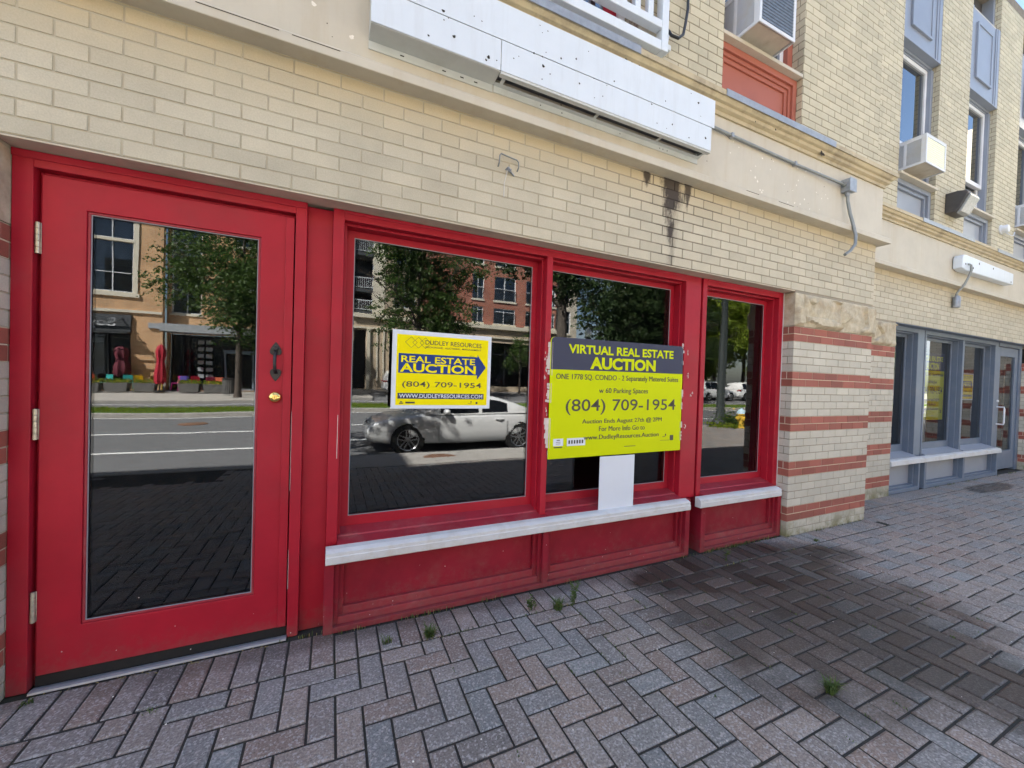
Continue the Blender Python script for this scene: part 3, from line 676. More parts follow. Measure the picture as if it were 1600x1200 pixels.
def gkick(bays, x0, x1, posts, s0, s1):
    mb = MB()
    for a, b in posts: mb.box(a, b, G0 + .02, G0 + .22, 0, .40)
    mb.box(x0 + .001, x1 - .001, G0 + .022, G0 + .22, 0, .05)
    for a, b in bays: mb.box(a, b, G0 + .115, G0 + .2, .05, .40, 1); mb.box(a, b, G0 + .06, G0 + .112, .05, .075); mb.box(a, a + .03, G0 + .07, G0 + .116, .05, .40); mb.box(b - .03, b, G0 + .07, G0 + .116, .05, .40)
    k = bpart(mb, 'kick_panel', [m_gframe, m_gpanel], .003)
    mb = MB(); mb.ext([(.062, .455), (.03, .449), (.008, .436), (.0045, .382), (.008, .377), (.062, .377)], lambda u, v, a: (a, G0 - .02 + u, v), s0, s1); bpart(mb, 'white_sill', [m_white], .0015, parent=k)
gkick(((6.51, 7.30),), 6.472, 7.34, ((6.472, 6.51), (7.30, 7.34)), 6.475, 7.40)
gkick(((7.53, 8.70), (8.76, 9.97)), 7.47, 10.03, ((7.47, 7.53), (8.70, 8.76), (9.97, 10.03)), 7.40, 10.04)
mb = MB(); mb.box(10.20, 10.33, G0 + .12, G0 + .165, .04, 2.14); mb.box(10.98, 11.115, G0 + .12, G0 + .165, .04, 2.14); mb.box(10.33, 10.98, G0 + .12, G0 + .165, .04, .36); mb.box(10.33, 10.98, G0 + .12, G0 + .165, 1.99, 2.14)
gd = bpart(mb, 'door', [m_gframe], .003); pane(10.33, 10.98, .36, 1.99, G0 + .14, m_glass_g, gd, 0)
mb = MB(); mb.tube([(10.265, G0 + .12, 1.12), (10.265, G0 + .04, 1.12), (10.265, G0 + .035, 1.09), (10.265, G0 + .035, .86), (10.265, G0 + .04, .83), (10.265, G0 + .12, .83)], .012, 8); bpart(mb, 'door_handle', [m_sash], 0, 40, parent=gd)
mb = MB(); mb.lathe([(.012, G0 + .10), (.02, G0 + .105), (.02, G0 + .12)], (10.265, 0, 1.22), 14, axis='y'); bpart(mb, 'lock', [m_sash], 0, 40, parent=gd)

# ------------------------------------------------------------------ upper windows
def upper_window(a, b, y, head=5.84):
    """sash window over a blue panel, spandrel panel above its head."""
    mb = MB()
    mb.box(a, b, y + .02, y + .16, 3.545, 3.60); mb.box(a, a + .07, y + .04, y + .16, 3.60, 4.10); mb.box(b - .07, b, y + .04, y + .16, 3.60, 4.10); mb.box(a + .07, b - .07, y + .04, y + .16, 4.04, 4.10)
    mb.box(a + .07, a + .11, y + .07, y + .16, 3.6, 4.04); mb.box(b - .11, b - .07, y + .07, y + .16, 3.6, 4.04); mb.box(a + .11, b - .11, y + .07, y + .16, 4.0, 4.04); mb.box(a + .11, b - .11, y + .10, y + .16, 3.6, 4.0, 1)
    bpart(mb, 'apron_panel', [m_uframe, m_gpanel], .003)
    mb = MB(); mb.ext([(-.03, 4.105), (-.03, 4.135), (.16, 4.16), (.16, 4.102)], lambda u, v, q: (q, y + u, v), a - .0, b); bpart(mb, 'window_sill', [m_stucco], .003)
    mb = MB(); mb.box(a, a + .07, y + .07, y + .20, 4.14, head - .05); mb.box(b - .07, b, y + .07, y + .20, 4.14, head - .05); mb.box(a, b, y + .10, y + .2, head - .05, head)
    w = bpart(mb, 'upper_window', [m_uframe], .003)
    for (z0, z1, yy) in ((4.60, head - .05, y + .11), (4.155, 4.66, y + .15)):
        mb = MB(); frame4(mb, a + .07, b - .07, z0, z1, .05, yy, yy + .035, wb=.06); bpart(mb, 'sash', [m_sash], .002, parent=w)
        pane(a + .11, b - .11, z0 + .05, z1 - .04, yy + .02, m_glass_up, w, .0)
    mb = MB(); mb.box(a, b, y + .2, y + .25, 3.5, PAR); bpart(mb, 'room_beyond', [m_interior], parent=w)
    mb = MB(); mb.box(a, b, y + .002, y + .15, head, head + .02); mb.box(a, b, y + .085, y + .1, head - .03, head + .0)
    mb.box(a, b, y + .02, y + .14, head + .02, 7.05)
    mb.box(a + .001, a + .05, y + .004, y + .02, head + .02, 7.05); mb.box(b - .13, b - .085, y + .010, y + .02, head + .02, 7.05); mb.box(b - .085, b - .001, y + .003, y + .02, head + .02, 7.05)
    frame4(mb, a + .20, b - .27, head + .22, 6.88, .035, y - .005, y + .02); mb.box(a + .235, b - .305, y + .005, y + .02, head + .255, 6.845)
    bpart(mb, 'spandrel_panel', [m_uframe], .003)
    mb = MB(); mb.box(a, b, y + .03, y + .15, 7.05, 7.09, 0); bpart(mb, 'window_sill', [m_stucco], .003)
    mb = MB(); frame4(mb, a, b, 7.09, PAR, .07, y + .07, y + .2); bpart(mb, 'upper_window', [m_uframe], .003)
for a, b in WX: upper_window(a, b, YV)
# the window opening over the shop sign's right end: faded red panel below, sash above
a, b = H_AC[0], H_AC[1]; y = YU
mb = MB()
mb.box(a, b, y + .03, y + .2, 3.53, 3.56)
for ins, dy in ((.055, .05), (.085, .07), (.12, .085)):
    frame4(mb, a, b, 3.545, 4.14, ins, y + dy, y + .2, wb=.02, wt=ins)
mb.box(a + .1, b - .1, y + .10, y + .2, 3.55, 4.10)
bpart(mb, 'apron_panel', [m_rust], .003)
mb = MB(); mb.ext([(.0, 4.142), (.0, 4.172), (.2, 4.19), (.2, 4.141)], lambda u, v, q: (q, y + u, v), a, b - .0); bpart(mb, 'window_sill', [m_stucco], .003)
mb = MB(); frame4(mb, a, b, 4.18, 5.9, .07, y + .10, y + .24); w = bpart(mb, 'upper_window', [m_rust], .003)
mb = MB(); frame4(mb, a + .07, b - .07, 4.21, 5.0, .05, y + .14, y + .17); frame4(mb, a + .07, b - .07, 4.95, 5.85, .05, y + .12, y + .15); bpart(mb, 'sash', [m_sash], .002, parent=w)
pane(a + .1, b - .1, 4.23, 5.8, y + .165, m_glass_up, w)
mb = MB(); mb.box(a, b, y + .26, y + .3, 3.5, 6.1); bpart(mb, 'room_beyond', [m_interior], parent=w)
# french balcony with white rail and a red door behind it
mb = MB(); mb.box(.25, 1.9, .27, .33, 3.5, 6.1, 1); mb.box(.32, 1.84, .225, .27, 3.54, 5.9, 0); mb.box(.25, .32, .2, .27, 3.5, 6.1, 2); mb.box(1.84, 1.9, .2, .27, 3.5, 6.1, 2); mb.box(1.05, 1.11, .215, .27, 3.54, 5.9, 2)
bd = bpart(mb, 'balcony_door', [m_red, m_interior, m_sash], .003); pane(.45, 1.03, 4.0, 5.7, .222, m_glass_up, bd); pane(1.14, 1.72, 4.0, 5.7, .222, m_glass_up, bd)
mb = MB(); mb.box(-.2, 2.005, -.065, -.015, 3.640, 3.705); mb.box(-.2, 2.005, -.068, -.012, 3.785, 3.838); mb.box(-.2, 2.07, -.075, -.005, 4.62, 4.68)
mb.box(2.005, 2.063, -.07, -.01, 3.638, 4.62); mb.box(-.26, -.2, -.07, -.01, 3.638, 4.62); mb.box(1.31, 1.36, -.0655, -.0145, 3.705, 3.785); mb.box(.62, .67, -.0655, -.0145, 3.705, 3.785)
mb.box(2.0, 2.06, -.01, .055, 4.5, 4.56); mb.box(2.0, 2.06, -.01, .055, 3.7, 3.74)
bal = bpart(mb, 'balcony', [m_signwhite], .004)
for k in range(19):
    x = 1.887 - k * .113; mb = MB(); mb.box(x, x + .045, -.06, -.02, 3.838, 4.62); bpart(mb, 'baluster', [m_signwhite], .003, parent=bal)
# ------------------------------------------------------------------ signs on the windows
def board(name, label, cat, x0, x1, z0, z1, y, th, mats, tilt=0.0, group=None):
    t = thing(name, label, cat, ((x0 + x1) / 2, y, (z0 + z1) / 2), 0, group); t.rotation_euler = (0, tilt, 0)
    return t
def sign_a(name, label, x0, x1, z0, z1, y, tilt=0.0, group=None):
    """white corrugated board, yellow print with a blue arrow."""
    t = board(name, label, 'sign', x0, x1, z0, z1, y, .004, None, tilt, group); w, h = x1 - x0, z1 - z0
    U = lambda u: (u - .5) * w
    V = lambda v: (v - .5) * h
    mb = MB(); mb.box(U(0), U(1), 0, .005, V(0), V(1)); mb.build('backing_board', [m_coro], t)
    mb = MB(); mb.box(U(.042), U(.965), -.0008, 0, V(.045), V(.945)); mb.build('yellow_print', [m_yel], t)
    mb = MB(); a, b, c = .065, .855, .945
    mb.add([(U(u), -.0016, V(v)) for u, v in ((.06, .455), (.85, .455), (.85, .395), (c, .565), (.85, .735), (.85, .705), (.06, .705))], [(0, 1, 2, 3, 4, 5, 6)])
    mb.build('arrow', [m_navy], t)
    mb = MB(); mb.quad((U(.06), -.0016, V(.125)), (U(.93), -.0016, V(.125)), (U(.93), -.0016, V(.20)), (U(.06), -.0016, V(.20)))
    mb.build('web_band', [m_slate], t)
    mb = MB(); y1 = -.0022
    T = lambda s, u, v, ww, hh, m, b=0: text_into(mb, s, U(u), V(v), ww * w, hh * h, y1, m, b)
    T('DUDLEY RESOURCES', .60, .862, .58, .058, 0, .004); T('BROKERAGE . AUCTIONS . MANAGEMENT', .60, .800, .575, .022, 0, .004)
    T('REAL ESTATE', .455, .635, .74, .085, 1, .018); T('AUCTION', .455, .525, .76, .115, 1, .03)
    T('(804) 709-1954', .50, .305, .80, .092, 0, .006); T('WWW.DUDLEYRESOURCES.COM', .495, .163, .84, .052, 2, .012)
    T('VIRTUAL', .79, .715, .05, .014, 0, 0)
    for k in range(3):      # three linked diamonds
        cx, cz, r, q = .115 + k * .068 + .06, .85, .056, .0045
        for s0, s1 in (((0, 1), (1, 0)), ((1, 0), (0, -1)), ((0, -1), (-1, 0)), ((-1, 0), (0, 1))):
            A = Vector((U(cx + s0[0] * r), 0, V(cx * 0 + cz + s0[1] * r * 1.25))); B = Vector((U(cx + s1[0] * r), 0, V(cz + s1[1] * r * 1.25))); n = (B - A).normalized().cross(Vector((0, 1, 0))) * .0009
            mb.add([(p.x, y1, p.z) for p in (A - n, A + n, B + n, B - n)], [(0, 1, 2, 3)][::1], 0)
    for u0, u1, v0, v1 in ((.075, .115, .062, .075), (.085, .105, .08, .092), (.135, .225, .066, .088), (.845, .865, .062, .09), (.76, .80, .066, .07), (.79, .80, .08, .1)):
        mb.quad((U(u0), y1, V(v0)), (U(u1), y1, V(v0)), (U(u1), y1, V(v1)), (U(u0), y1, V(v1)), 0)
    mb.build('lettering', [m_ink, m_yel, m_coro], t)
    return t
def sign_b(name, label, x0, x1, z0, z1, y, tilt=0.0, group=None):
    """lime board with a dark header."""
    t = board(name, label, 'sign', x0, x1, z0, z1, y, .006, None, tilt, group); w, h = x1 - x0, z1 - z0
    U = lambda u: (u - .5) * w
    V = lambda v: (v - .5) * h
    def rounded(u0, u1, v0, v1, r, cs):
        pts = []
        for (cx, cz, s, on) in ((u0, v0, 180, cs[0]), (u1, v0, 270, cs[1]), (u1, v1, 0, cs[2]), (u0, v1, 90, cs[3])):
            if not on: pts.append((cx, cz)); continue
            ox = cx + r if cx == u0 else cx - r; oz = cz + r if cz == v0 else cz - r
            for k in range(6): a = R(s + 90 * k / 5); pts.append((ox + r * math.cos(a), oz + r * math.sin(a)))
        return pts
    mb = MB(); mb.ext(rounded(U(0), U(1), V(0), V(1), .03, (0, 0, 1, 1)), lambda u, v, a: (u, a, v), 0, .006); mb.build('backing_board', [m_lime], t)
    mb = MB(); p = rounded(U(.003), U(1), V(.735), V(1), .03, (0, 0, 1, 1)); mb.add([(a, -.0009, b) for a, b in p], [tuple(range(len(p)))]); mb.build('header_band', [m_slate], t)
    mb = MB(); y1 = -.0018
    T = lambda s, u, v, ww, hh, m, b=0: text_into(mb, s, U(u), V(v), ww * w, hh * h, y1, m, b)
    T('VIRTUAL REAL ESTATE', .515, .912, .80, .076, 1, .03); T('AUCTION', .515, .80, .50, .105, 1, .045)
    def T2(s, u, v, ww, hh, m, b=0):
        for k in (-1, 1): text_into(mb, s, U(u) + k * .0007, V(v), ww * w, hh * h, y1 - .0001 * (k + 1), m, 0)
    T2('ONE 1778 SQ. CONDO - 2 Separately Metered Suites', .50, .672, .925, .060, 0, .005); T2('w 60 Parking Spaces', .52, .56, .375, .058, 0, .005)
    T('(804) 709-1954', .525, .425, .84, .135, 0, .006)
    T2('Auction Ends August 27th @ 2PM', .525, .298, .61, .052, 0, .005); T2('For More Info Go to', .515, .235, .35, .044, 0, .005); T2('www.DudleyResources.Auction', .52, .158, .575, .052, 0, .005)
    for u0, u1, v0, v1, m in ((.03, .095, .105, .165, 2), (.12, .245, .10, .165, 2), (.035, .09, .088, .097, 0), (.905, .935, .10, .15, 0)):
        mb.quad((U(u0), y1 + .0003, V(v0)), (U(u1), y1 + .0003, V(v0)), (U(u1), y1 + .0003, V(v1)), (U(u0), y1 + .0003, V(v1)), m)
    for k in range(6): u0 = .13 + k * .018; mb.quad((U(u0), y1, V(.118)), (U(u0 + .011), y1, V(.118)), (U(u0 + .011), y1, V(.148)), (U(u0), y1, V(.148)), 0)
    for u0, u1, v0, v1 in ((.048, .078, .12, .124), (.048, .078, .134, .138), (.052, .074, .148, .155), (.82, .90, .102, .105), (.84, .865, .135, .14), (.862, .872, .145, .165), (.53, .62, .066, .071)):
        mb.quad((U(u0), y1, V(v0)), (U(u1), y1, V(v0)), (U(u1), y1, V(v1)), (U(u0), y1, V(v1)), 0)
    mb.build('lettering', [m_ink, m_lime, m_coro], t)
    return t
s1 = sign_a('auction_sign', 'yellow auction sign with a blue arrow and white border on the wide red framed window', .303, .902, 1.158, 1.607, .148, R(.2))
s2 = sign_b('auction_sign', 'large lime green auction sign with dark slate header taped across the red mullion', 1.298, 2.484, .828, 1.636, .085, R(-.3))
mb = MB(); rt_ = random.Random(5)      # crumpled packing tape at its edges
for x, z0, z1, side in ((2.484, .90, 1.05, 1), (2.487, 1.15, 1.3, 1), (2.482, 1.5, 1.66, 1), (1.30, 1.38, 1.60, -1), (1.296, .9, 1.1, -1), (1.297, 1.2, 1.33, -1)):
    n = 6
    for k in range(n):
        za, zb = z0 + (z1 - z0) * k / n, z0 + (z1 - z0) * (k + 1) / n; w = rt_.uniform(.012, .03)
        mb.quad((x - .012 * side, .0835, za), (x + side * w, .0965, za + rt_.uniform(-.01, .01)), (x + side * w * .9, .0965, zb), (x - .012 * side, .0835, zb))
tp = mb.build('tape', [m_tape]); tp.parent = s2; tp.matrix_parent_inverse = Matrix.Translation(-Vector((1.891, .085, 1.232)))
t = thing('white_board', 'blank upright white board standing on the white sill below the large lime sign', 'board', (1.852, .055, .4535))
mb = MB(); mb.box(-.153, .153, 0, .005, 0, .372); mb.build('panel', [m_coro], t)
sign_b('auction_sign', 'lime green auction sign in the middle blue grey framed window, above a white board', 7.80, 8.60, .92, 1.93, .604, 0)
t = thing('white_board', 'blank white board standing in the middle blue grey framed window below a lime sign', 'board', (7.93, .604, .60)); mb = MB(); mb.box(-.13, .13, 0, .005, 0, .33); mb.build('panel', [m_coro], t)
sign_a('auction_sign', 'small yellow auction sign in the blue grey window beside the glazed door', 9.10, 9.68, 1.225, 1.665, .604, 0)

# ------------------------------------------------------------------ blank sign box on the fascia
t = thing('sign_box', 'long blank white metal sign box, pocked with holes, above the red shopfront', 'sign box', (1.27, -.03, 3.0))
o3 = Vector((1.27, -.03, 3.0))
def loc(mb): mb.T = Matrix.Translation(-o3); return mb
xa, xs, xb, xc = .128, .793, 2.42, 2.447
for x0, x1, z0, z1, yy in ((xa, xs - .0015, 3.0165, 3.180, -.150), (xs + .0015, xb, 3.0165, 3.180, -.150), (xa, xc, 3.183, 3.378, -.151)):
    mb = loc(MB()); mb.box(x0, x1, yy, yy + .003, z0, z1); mb.build('face_panel', [m_signwhite], t, .001)
mb = loc(MB())
mb.box(xa, xa + .003, -.147, -.035, 3.02, 3.376); mb.box(xb - .004, xb, -.147, -.035, 3.02, 3.19); mb.box(xc - .004, xc, -.147, -.035, 3.19, 3.376); mb.box(xa, xc, -.147, -.02, 3.372, 3.376)
mb.box(xa, xs, -.147, -.036, 3.012, 3.0155); mb.box(xs + .002, xb, -.1475, -.118, 3.002, 3.0162); mb.box(xs + .002, xb, -.062, -.034, 3.012, 3.0155)
for x in (.82, 1.46, 1.98, xb - .03): mb.box(x, x + .022, -.118, -.062, 3.0125, 3.0150)
mb.build('return', [m_signret], t, .001)
mb = loc(MB()); mb.box(xa - .001, xs - .002, -.0355, -.0315, 2.972, 3.034); mb.box(xs + .002, xb, -.0365, -.0315, 2.976, 3.034)
mb.build('mounting_flange', [m_signret], t, .001)
mb = loc(MB()); mb.box(xs, xb - .005, -.14, -.036, 3.05, 3.06); mb.box(.9, 2.3, -.10, -.08, 3.03, 3.05); mb.build('box_inside', [m_signin], t)
mb = loc(MB()); rr = random.Random(11)
for k in range(34): disc(mb, rr.uniform(xa + .05, xb - .06), rr.uniform(3.03, 3.36), rr.choice((.003, .0035, .004, .0055)), -.1518)
for x, z in ((.36, 3.30), (.53, 3.095), (.72, 3.06), (1.05, 3.13), (2.28, 3.31), (2.36, 3.09), (.47, 3.20)): disc(mb, x, z, .0085, -.1518)
for x in (.28, .5, .6, .68): mb.box(x, x + .02, -.0362, -.0356, 2.99, 2.996)
for x in (1.1, 1.25, 1.7, 2.05, 2.08, 2.12): disc(mb, x, 2.995, .004, -.0369)
mb.build('screw_hole', [m_hole], t)
t = thing('sign_box', 'small blank white sign box on the cream fascia of the blue grey shopfront', 'sign box', (8.75, .33, 3.16))
mb = MB(); mb.T = Matrix.Translation(Vector((-8.75, -.33, -3.16)))
mb.ext([(7.86, 3.07), (7.98, 3.045), (9.70, 3.06), (9.70, 3.235), (7.98, 3.262), (7.90, 3.255), (7.86, 3.21)], lambda u, v, a: (u, a, v), .235, .334); mb.build('face_panel', [m_signwhite], t, .012)
mb = MB(); mb.T = Matrix.Translation(Vector((-8.75, -.33, -3.16)))
for x, z in ((7.95, 3.13), (8.2, 3.11), (8.9, 3.2), (9.6, 3.09), (8.4, 3.2)): disc(mb, x, z, .016, .2335)
mb.build('screw_hole', [m_hole], t)

# ------------------------------------------------------------------ conduits, cables, lamps
def off(v): return Matrix.Translation(-Vector(v))
t = thing('electrical_conduit', 'grey conduit along the fascia to a metal box with a loose tail hanging down', 'conduit', (4.38, -.03, 3.24)); T = off((4.38, -.03, 3.24))
mb = MB(); mb.T = T; mb.tube([(2.43, -.05, 3.285), (3.0, -.047, 3.273), (3.6, -.049, 3.262), (4.30, -.065, 3.246)], .0115, 10); mb.tube([(4.26, -.064, 3.247), (4.30, -.065, 3.246)], .016, 10); mb.build('pipe', [m_conduit], t, 0, 40)
mb = MB(); mb.T = T; mb.box(4.30, 4.405, -.105, -.032, 3.185, 3.30); mb.box(4.296, 4.409, -.109, -.105, 3.181, 3.304); mb.lathe([(.018, 3.15), (.02, 3.17), (.016, 3.186)], (4.34, -.07, 0), 12); mb.build('junction_box', [m_grey_metal], t, .002, 40)
mb = MB(); mb.T = T; mb.tube([(4.34, -.07, 3.16), (4.345, -.072, 3.10), (4.37, -.082, 2.99), (4.395, -.10, 2.88), (4.40, -.12, 2.78), (4.375, -.13, 2.69), (4.31, -.125, 2.62), (4.235, -.12, 2.575)], .0135, 10); mb.build('flexible_tail', [m_conduit], t, 0, 40)
mb = MB(); mb.T = T
for x, z in ((2.75, 3.278), (3.55, 3.263)): mb.box(x, x + .025, -.064, -.033, z - .018, z + .015)
mb.build('pipe_clip', [m_grey_metal], t, .001)
t = thing('electrical_conduit', 'short bent grey conduit from the small sign box to a round fitting on brick', 'conduit', (8.02, YR, 2.6)); T = off((8.02, YR, 2.6))
mb = MB(); mb.T = T; mb.tube([(8.02, .232, 3.14), (8.04, .21, 3.12), (8.06, .21, 3.05), (8.055, .23, 2.97), (8.03, .26, 2.86), (8.01, .32, 2.76), (8.01, .335, 2.71)], .014, 8); mb.build('pipe', [m_conduit], t, 0, 40)
mb = MB(); mb.T = T; mb.lathe([(.03, 2.545), (.042, 2.55), (.042, 2.69), (.03, 2.705), (.018, 2.715)], (8.01, .325, 0), 16); mb.build('round_fitting', [m_grey_metal], t, 0, 40)
t = thing('cable_bracket', 'pale plastic bracket with a black looped cable beside the white balcony rail', 'cable', (2.10, .04, 3.86)); T = off((2.10, .04, 3.86))
mb = MB(); mb.T = T; mb.ext([(2.075, 3.80), (2.10, 3.77), (2.135, 3.79), (2.145, 3.85), (2.125, 3.92), (2.12, 4.15), (2.075, 4.15)], lambda u, v, a: (u, a, v), .0, .05); mb.box(2.07, 2.15, -.01, .05, 3.725, 3.765); mb.build('bracket', [m_signwhite], t, .006)
mb = MB(); mb.T = T; mb.tube([(2.10, -.012, 3.86), (2.12, -.04, 3.80), (2.18, -.045, 3.80), (2.24, -.03, 3.86), (2.29, .0, 3.98), (2.33, .02, 4.12), (2.34, .03, 4.4)], .0105, 8); mb.build('cable', [m_black], t, 0, 40)
t = thing('wall_hook', 'bent wire bracket with a dangling white cord on the cream brick above the window', 'hook', (.913, 0, 2.6)); T = off((.913, 0, 2.6))
mb = MB(); mb.T = T; mb.tube([(.853, .0, 2.585), (.853, -.018, 2.60), (.854, -.02, 2.64), (.862, -.02, 2.654), (.915, -.02, 2.646), (.963, -.02, 2.641), (.975, -.02, 2.63), (.977, -.018, 2.60), (.976, 0, 2.585)], .0042, 8); mb.build('bracket', [m_conduit], t, 0, 40)
mb = MB(); mb.T = T
for k in range(5): a = k * 1.3; mb.tube([(.90 + .008 * k, -.004, 2.575), (.905 + .006 * k, -.02, 2.583 + .006 * math.sin(a)), (.915 + .01 * math.cos(a), -.022, 2.572 + .008 * math.sin(a)), (.925 + .004 * k, -.004, 2.568)], .004, 6)
mb.tube([(.935, -.004, 2.568), (.948, -.01, 2.555), (.955, -.006, 2.55)], .005, 6); mb.build('wire_knot', [m_grey_metal], t, 0, 40)
mb = MB(); mb.T = T; mb.tube([(.905, -.018, 2.57), (.90, -.012, 2.535), (.893, -.007, 2.50), (.892, -.006, 2.45), (.893, -.005, 2.415)], .0022, 6); mb.build('cord', [m_white], t, 0, 40)
t = thing('wall_light', 'dark bronze wedge shaped flood light on the brick between the upper windows', 'wall light', (8.0, YV, 3.97)); T = off((8.0, YV, 3.97))
mb = MB(); mb.T = T; mb.ext([(.42, 3.855), (.31, 3.85), (.285, 3.875), (.205, 4.045), (.195, 4.085), (.215, 4.115), (.30, 4.135), (.42, 4.135)], lambda u, v, a: (a, u, v), 7.80, 8.14)
mb.build('housing', [pm('bronze_paint', (.05, .047, .047), .45, .2, 10, dirt=(.12, .09, .07), dscale=5)], t, .01)
mb = MB(); mb.T = T; mb.ext([(.315, 3.835), (.265, 3.85), (.175, 4.035), (.186, 4.07), (.20, 4.06), (.29, 3.872)], lambda u, v, a: (a, u, v), 7.83, 8.11); mb.build('lens', [pm('frosted_lens', (.30, .31, .30), .2, .2, 40)], t, .006)
t = thing('round_wall_fitting', 'small round white fitting with a drooping white cable on the upper brick', 'wall fitting', (9.80, YV, 4.0)); T = off((9.80, YV, 4.0))
mb = MB(); mb.T = T; mb.lathe([(.055, .33), (.062, .345), (.062, .40), (.075, .405), (.075, .42)], (9.80, 0, 4.0), 20, axis='y'); mb.build('housing', [m_ac], t, 0, 40)
mb = MB(); mb.T = T; mb.tube([(9.83, .38, 3.96), (9.92, .36, 3.93), (10.05, .36, 3.93), (10.2, .38, 3.97), (10.32, .40, 4.05)], .008, 6); mb.build('cable', [m_ac], t, 0, 40)

# ------------------------------------------------------------------ window air conditioners
def ac_unit(name, label, x0, x1, yf, yb, z0, z1, coil, group):
    t = thing(name, label, 'air conditioner', ((x0 + x1) / 2, yb, z0), 0, group); T = off(((x0 + x1) / 2, yb, z0))
    mb = MB(); mb.T = T
    mb.box(x0, x1, yf, yb, z1 - .012, z1); mb.box(x0 + .02, x1 - .02, yf + .02, yb, z0 + .01, z0 + .02, 1); f = .028
    frame4(mb, x0, x1, z0, z1 - .0125, f, yf, yf + .012)
    for x in (x0, x1 - .012):
        mb.box(x, x + .012, yf + .0125, yf + .05, z0, z1 - .0125); mb.box(x, x + .012, yb - .07, yb, z0, z1 - .0125); mb.box(x, x + .012, yf + .05, yb - .07, z0, z0 + .03); mb.box(x, x + .012, yf + .05, yb - .07, z1 - .05, z1 - .0125)
        mb.box(x, x + .0115, (yf + yb) / 2 - .015, (yf + yb) / 2 + .015, z0 + .03, z1 - .05)
    mb.build('casing', [m_ac, m_soffit], t, .003)
    for x in (x0 + .001, x1 - .011):
        k = 0; mb = MB(); mb.T = T
        while z0 + .035 + k * .012 < z1 - .055: mb.box(x, x + .009, yf + .05, yb - .07, z0 + .035 + k * .012, z0 + .041 + k * .012); k += 1
        mb.build('louvre', [m_ac], t)
    mb = MB(); mb.T = T; mb.box(x0 + .014, x1 - .014, yf + .02, yb - .02, z0 + .03, z1 - .02, 1); mb.box(x0 + f, x1 - f, yf + .008, yf + .012, z0 + f, z1 - f - .01, 0)
    k = 0
    while z0 + .04 + k * .026 < z1 - .05: mb.box(x0 + f, x1 - f, yf + .004, yf + .0078, z0 + .04 + k * .026, z0 + .0425 + k * .026, 0); k += 1
    mb.build('coil', [coil, m_coil], t)
    return t
ac_unit('air_conditioner', 'white window air conditioner with a dark coil jutting over the faded red panel', 2.965, 3.42, -.098, .33, 4.198, 4.60, m_coil, 'window air conditioners')
a2 = ac_unit('air_conditioner', 'white air conditioner with a grille coloured as if sunlit over the first blue grey upper panel', 6.62, 7.16, .215, .62, 4.19, 4.55, m_coil_pale, 'window air conditioners')
a3 = copy_tree(a2); place(a3, (a2.location.x + 3.90, a2.location.y, a2.location.z), 0, 'white window air conditioner cut off by the right edge of the photo')

# ------------------------------------------------------------------ weeds in the joints
def weed(name, label, x, y, h, n, kind, seed):
    r = random.Random(seed); t = thing(name, label, 'weed', (x, y, 0)); mb = MB()
    if kind == 'grass':
        for k in range(n):
            a = r.uniform(0, 6.28); l = h * r.uniform(.5, 1.1); b = r.uniform(.3, .9); w = .0022; px, py = r.uniform(-.02, .02), r.uniform(-.012, .012)
            d = Vector((math.cos(a), math.sin(a), 0)); s = Vector((-d.y, d.x, 0)) * w; p0 = Vector((px, py, -.006)); p1 = p0 + d * l * b * .45 + Vector((0, 0, l * .65)); p2 = p0 + d * l * b + Vector((0, 0, l * r.uniform(.55, .9)))
            mb.add([tuple(q) for q in (p0 - s, p0 + s, p1 + s * .8, p1 - s * .8, p2)], [(0, 1, 2, 3), (3, 2, 4)])
    else:
        for k in range(n):
            a = r.uniform(0, 6.28); hh = h * r.uniform(.6, 1.0); top = Vector((math.cos(a) * hh * .3, math.sin(a) * hh * .25, hh)); px = r.uniform(-.02, .02)
            mb.tube([(px, 0, -.006), (px + top.x * .5, top.y * .5, hh * .55), (px + top.x, top.y, hh)], [.0018, .0015, .001], 5, 0)
            for q in range(12 if kind == 'tall' else 7):
                f = .25 + .75 * (q + 1) / 13 if kind == 'tall' else .55 + .5 * q / 7; c = Vector((px, 0, 0)) + top * min(f, 1); b = r.uniform(0, 6.28); ll = (.016 if kind == 'tall' else .026) * r.uniform(.7, 1.2)
                d = Vector((math.cos(b), math.sin(b), r.uniform(-.1, .5))); s = Vector((-math.sin(b), math.cos(b), 0)) * ll * .32
                mb.add([tuple(v) for v in (c, c + d * ll * .5 + s, c + d * ll, c + d * ll * .5 - s)], [(0, 1, 2, 3)])
    mb.build('leaves', [m_weed], t); return t
weed('weed', 'small green weed in the pavers below the left half of the red panel', .489, -.16, .075, 90, 'grass', 1)
weed('weed', 'thin sparse weed nearest the red door in the edge row of pavers', .28, -.13, .05, 30, 'grass', 2)
weed('weed', 'short spindly weed at the foot of the red panel, left of two others', 1.09, -.15, .085, 7, 'tall', 3)
weed('weed', 'low bushy weed between two taller ones by the red panel', 1.235, -.20, .085, 90, 'grass', 4)
weed('weed', 'tallest leafy weed, standing in front of the low red mullion', 1.345, -.19, .15, 8, 'tall', 5)
weed('weed', 'broad leaved seedling on the dark stain before the narrow red window', 2.78, -.12, .085, 4, 'broad', 6)
weed('weed', 'fine tuft of grass out on the pavers at the edge of the stain', 2.045, -1.19, .075, 170, 'grass', 7)
weed('weed', 'flat moss like weed by the foot of the banded brick pier', 3.91, -.15, .03, 60, 'grass', 8)
weed('weed', 'scrubby green weed by the far end of the blue grey shopfront', 11.0, .30, .16, 60, 'grass', 9)
weed('weed', 'tiny weed at the corner of the door frame and threshold', -1.075, .03, .035, 26, 'grass', 10)
weed('weed', 'tiny tuft in the joint in front of the red door', -.62, -.20, .02, 16, 'grass', 12)
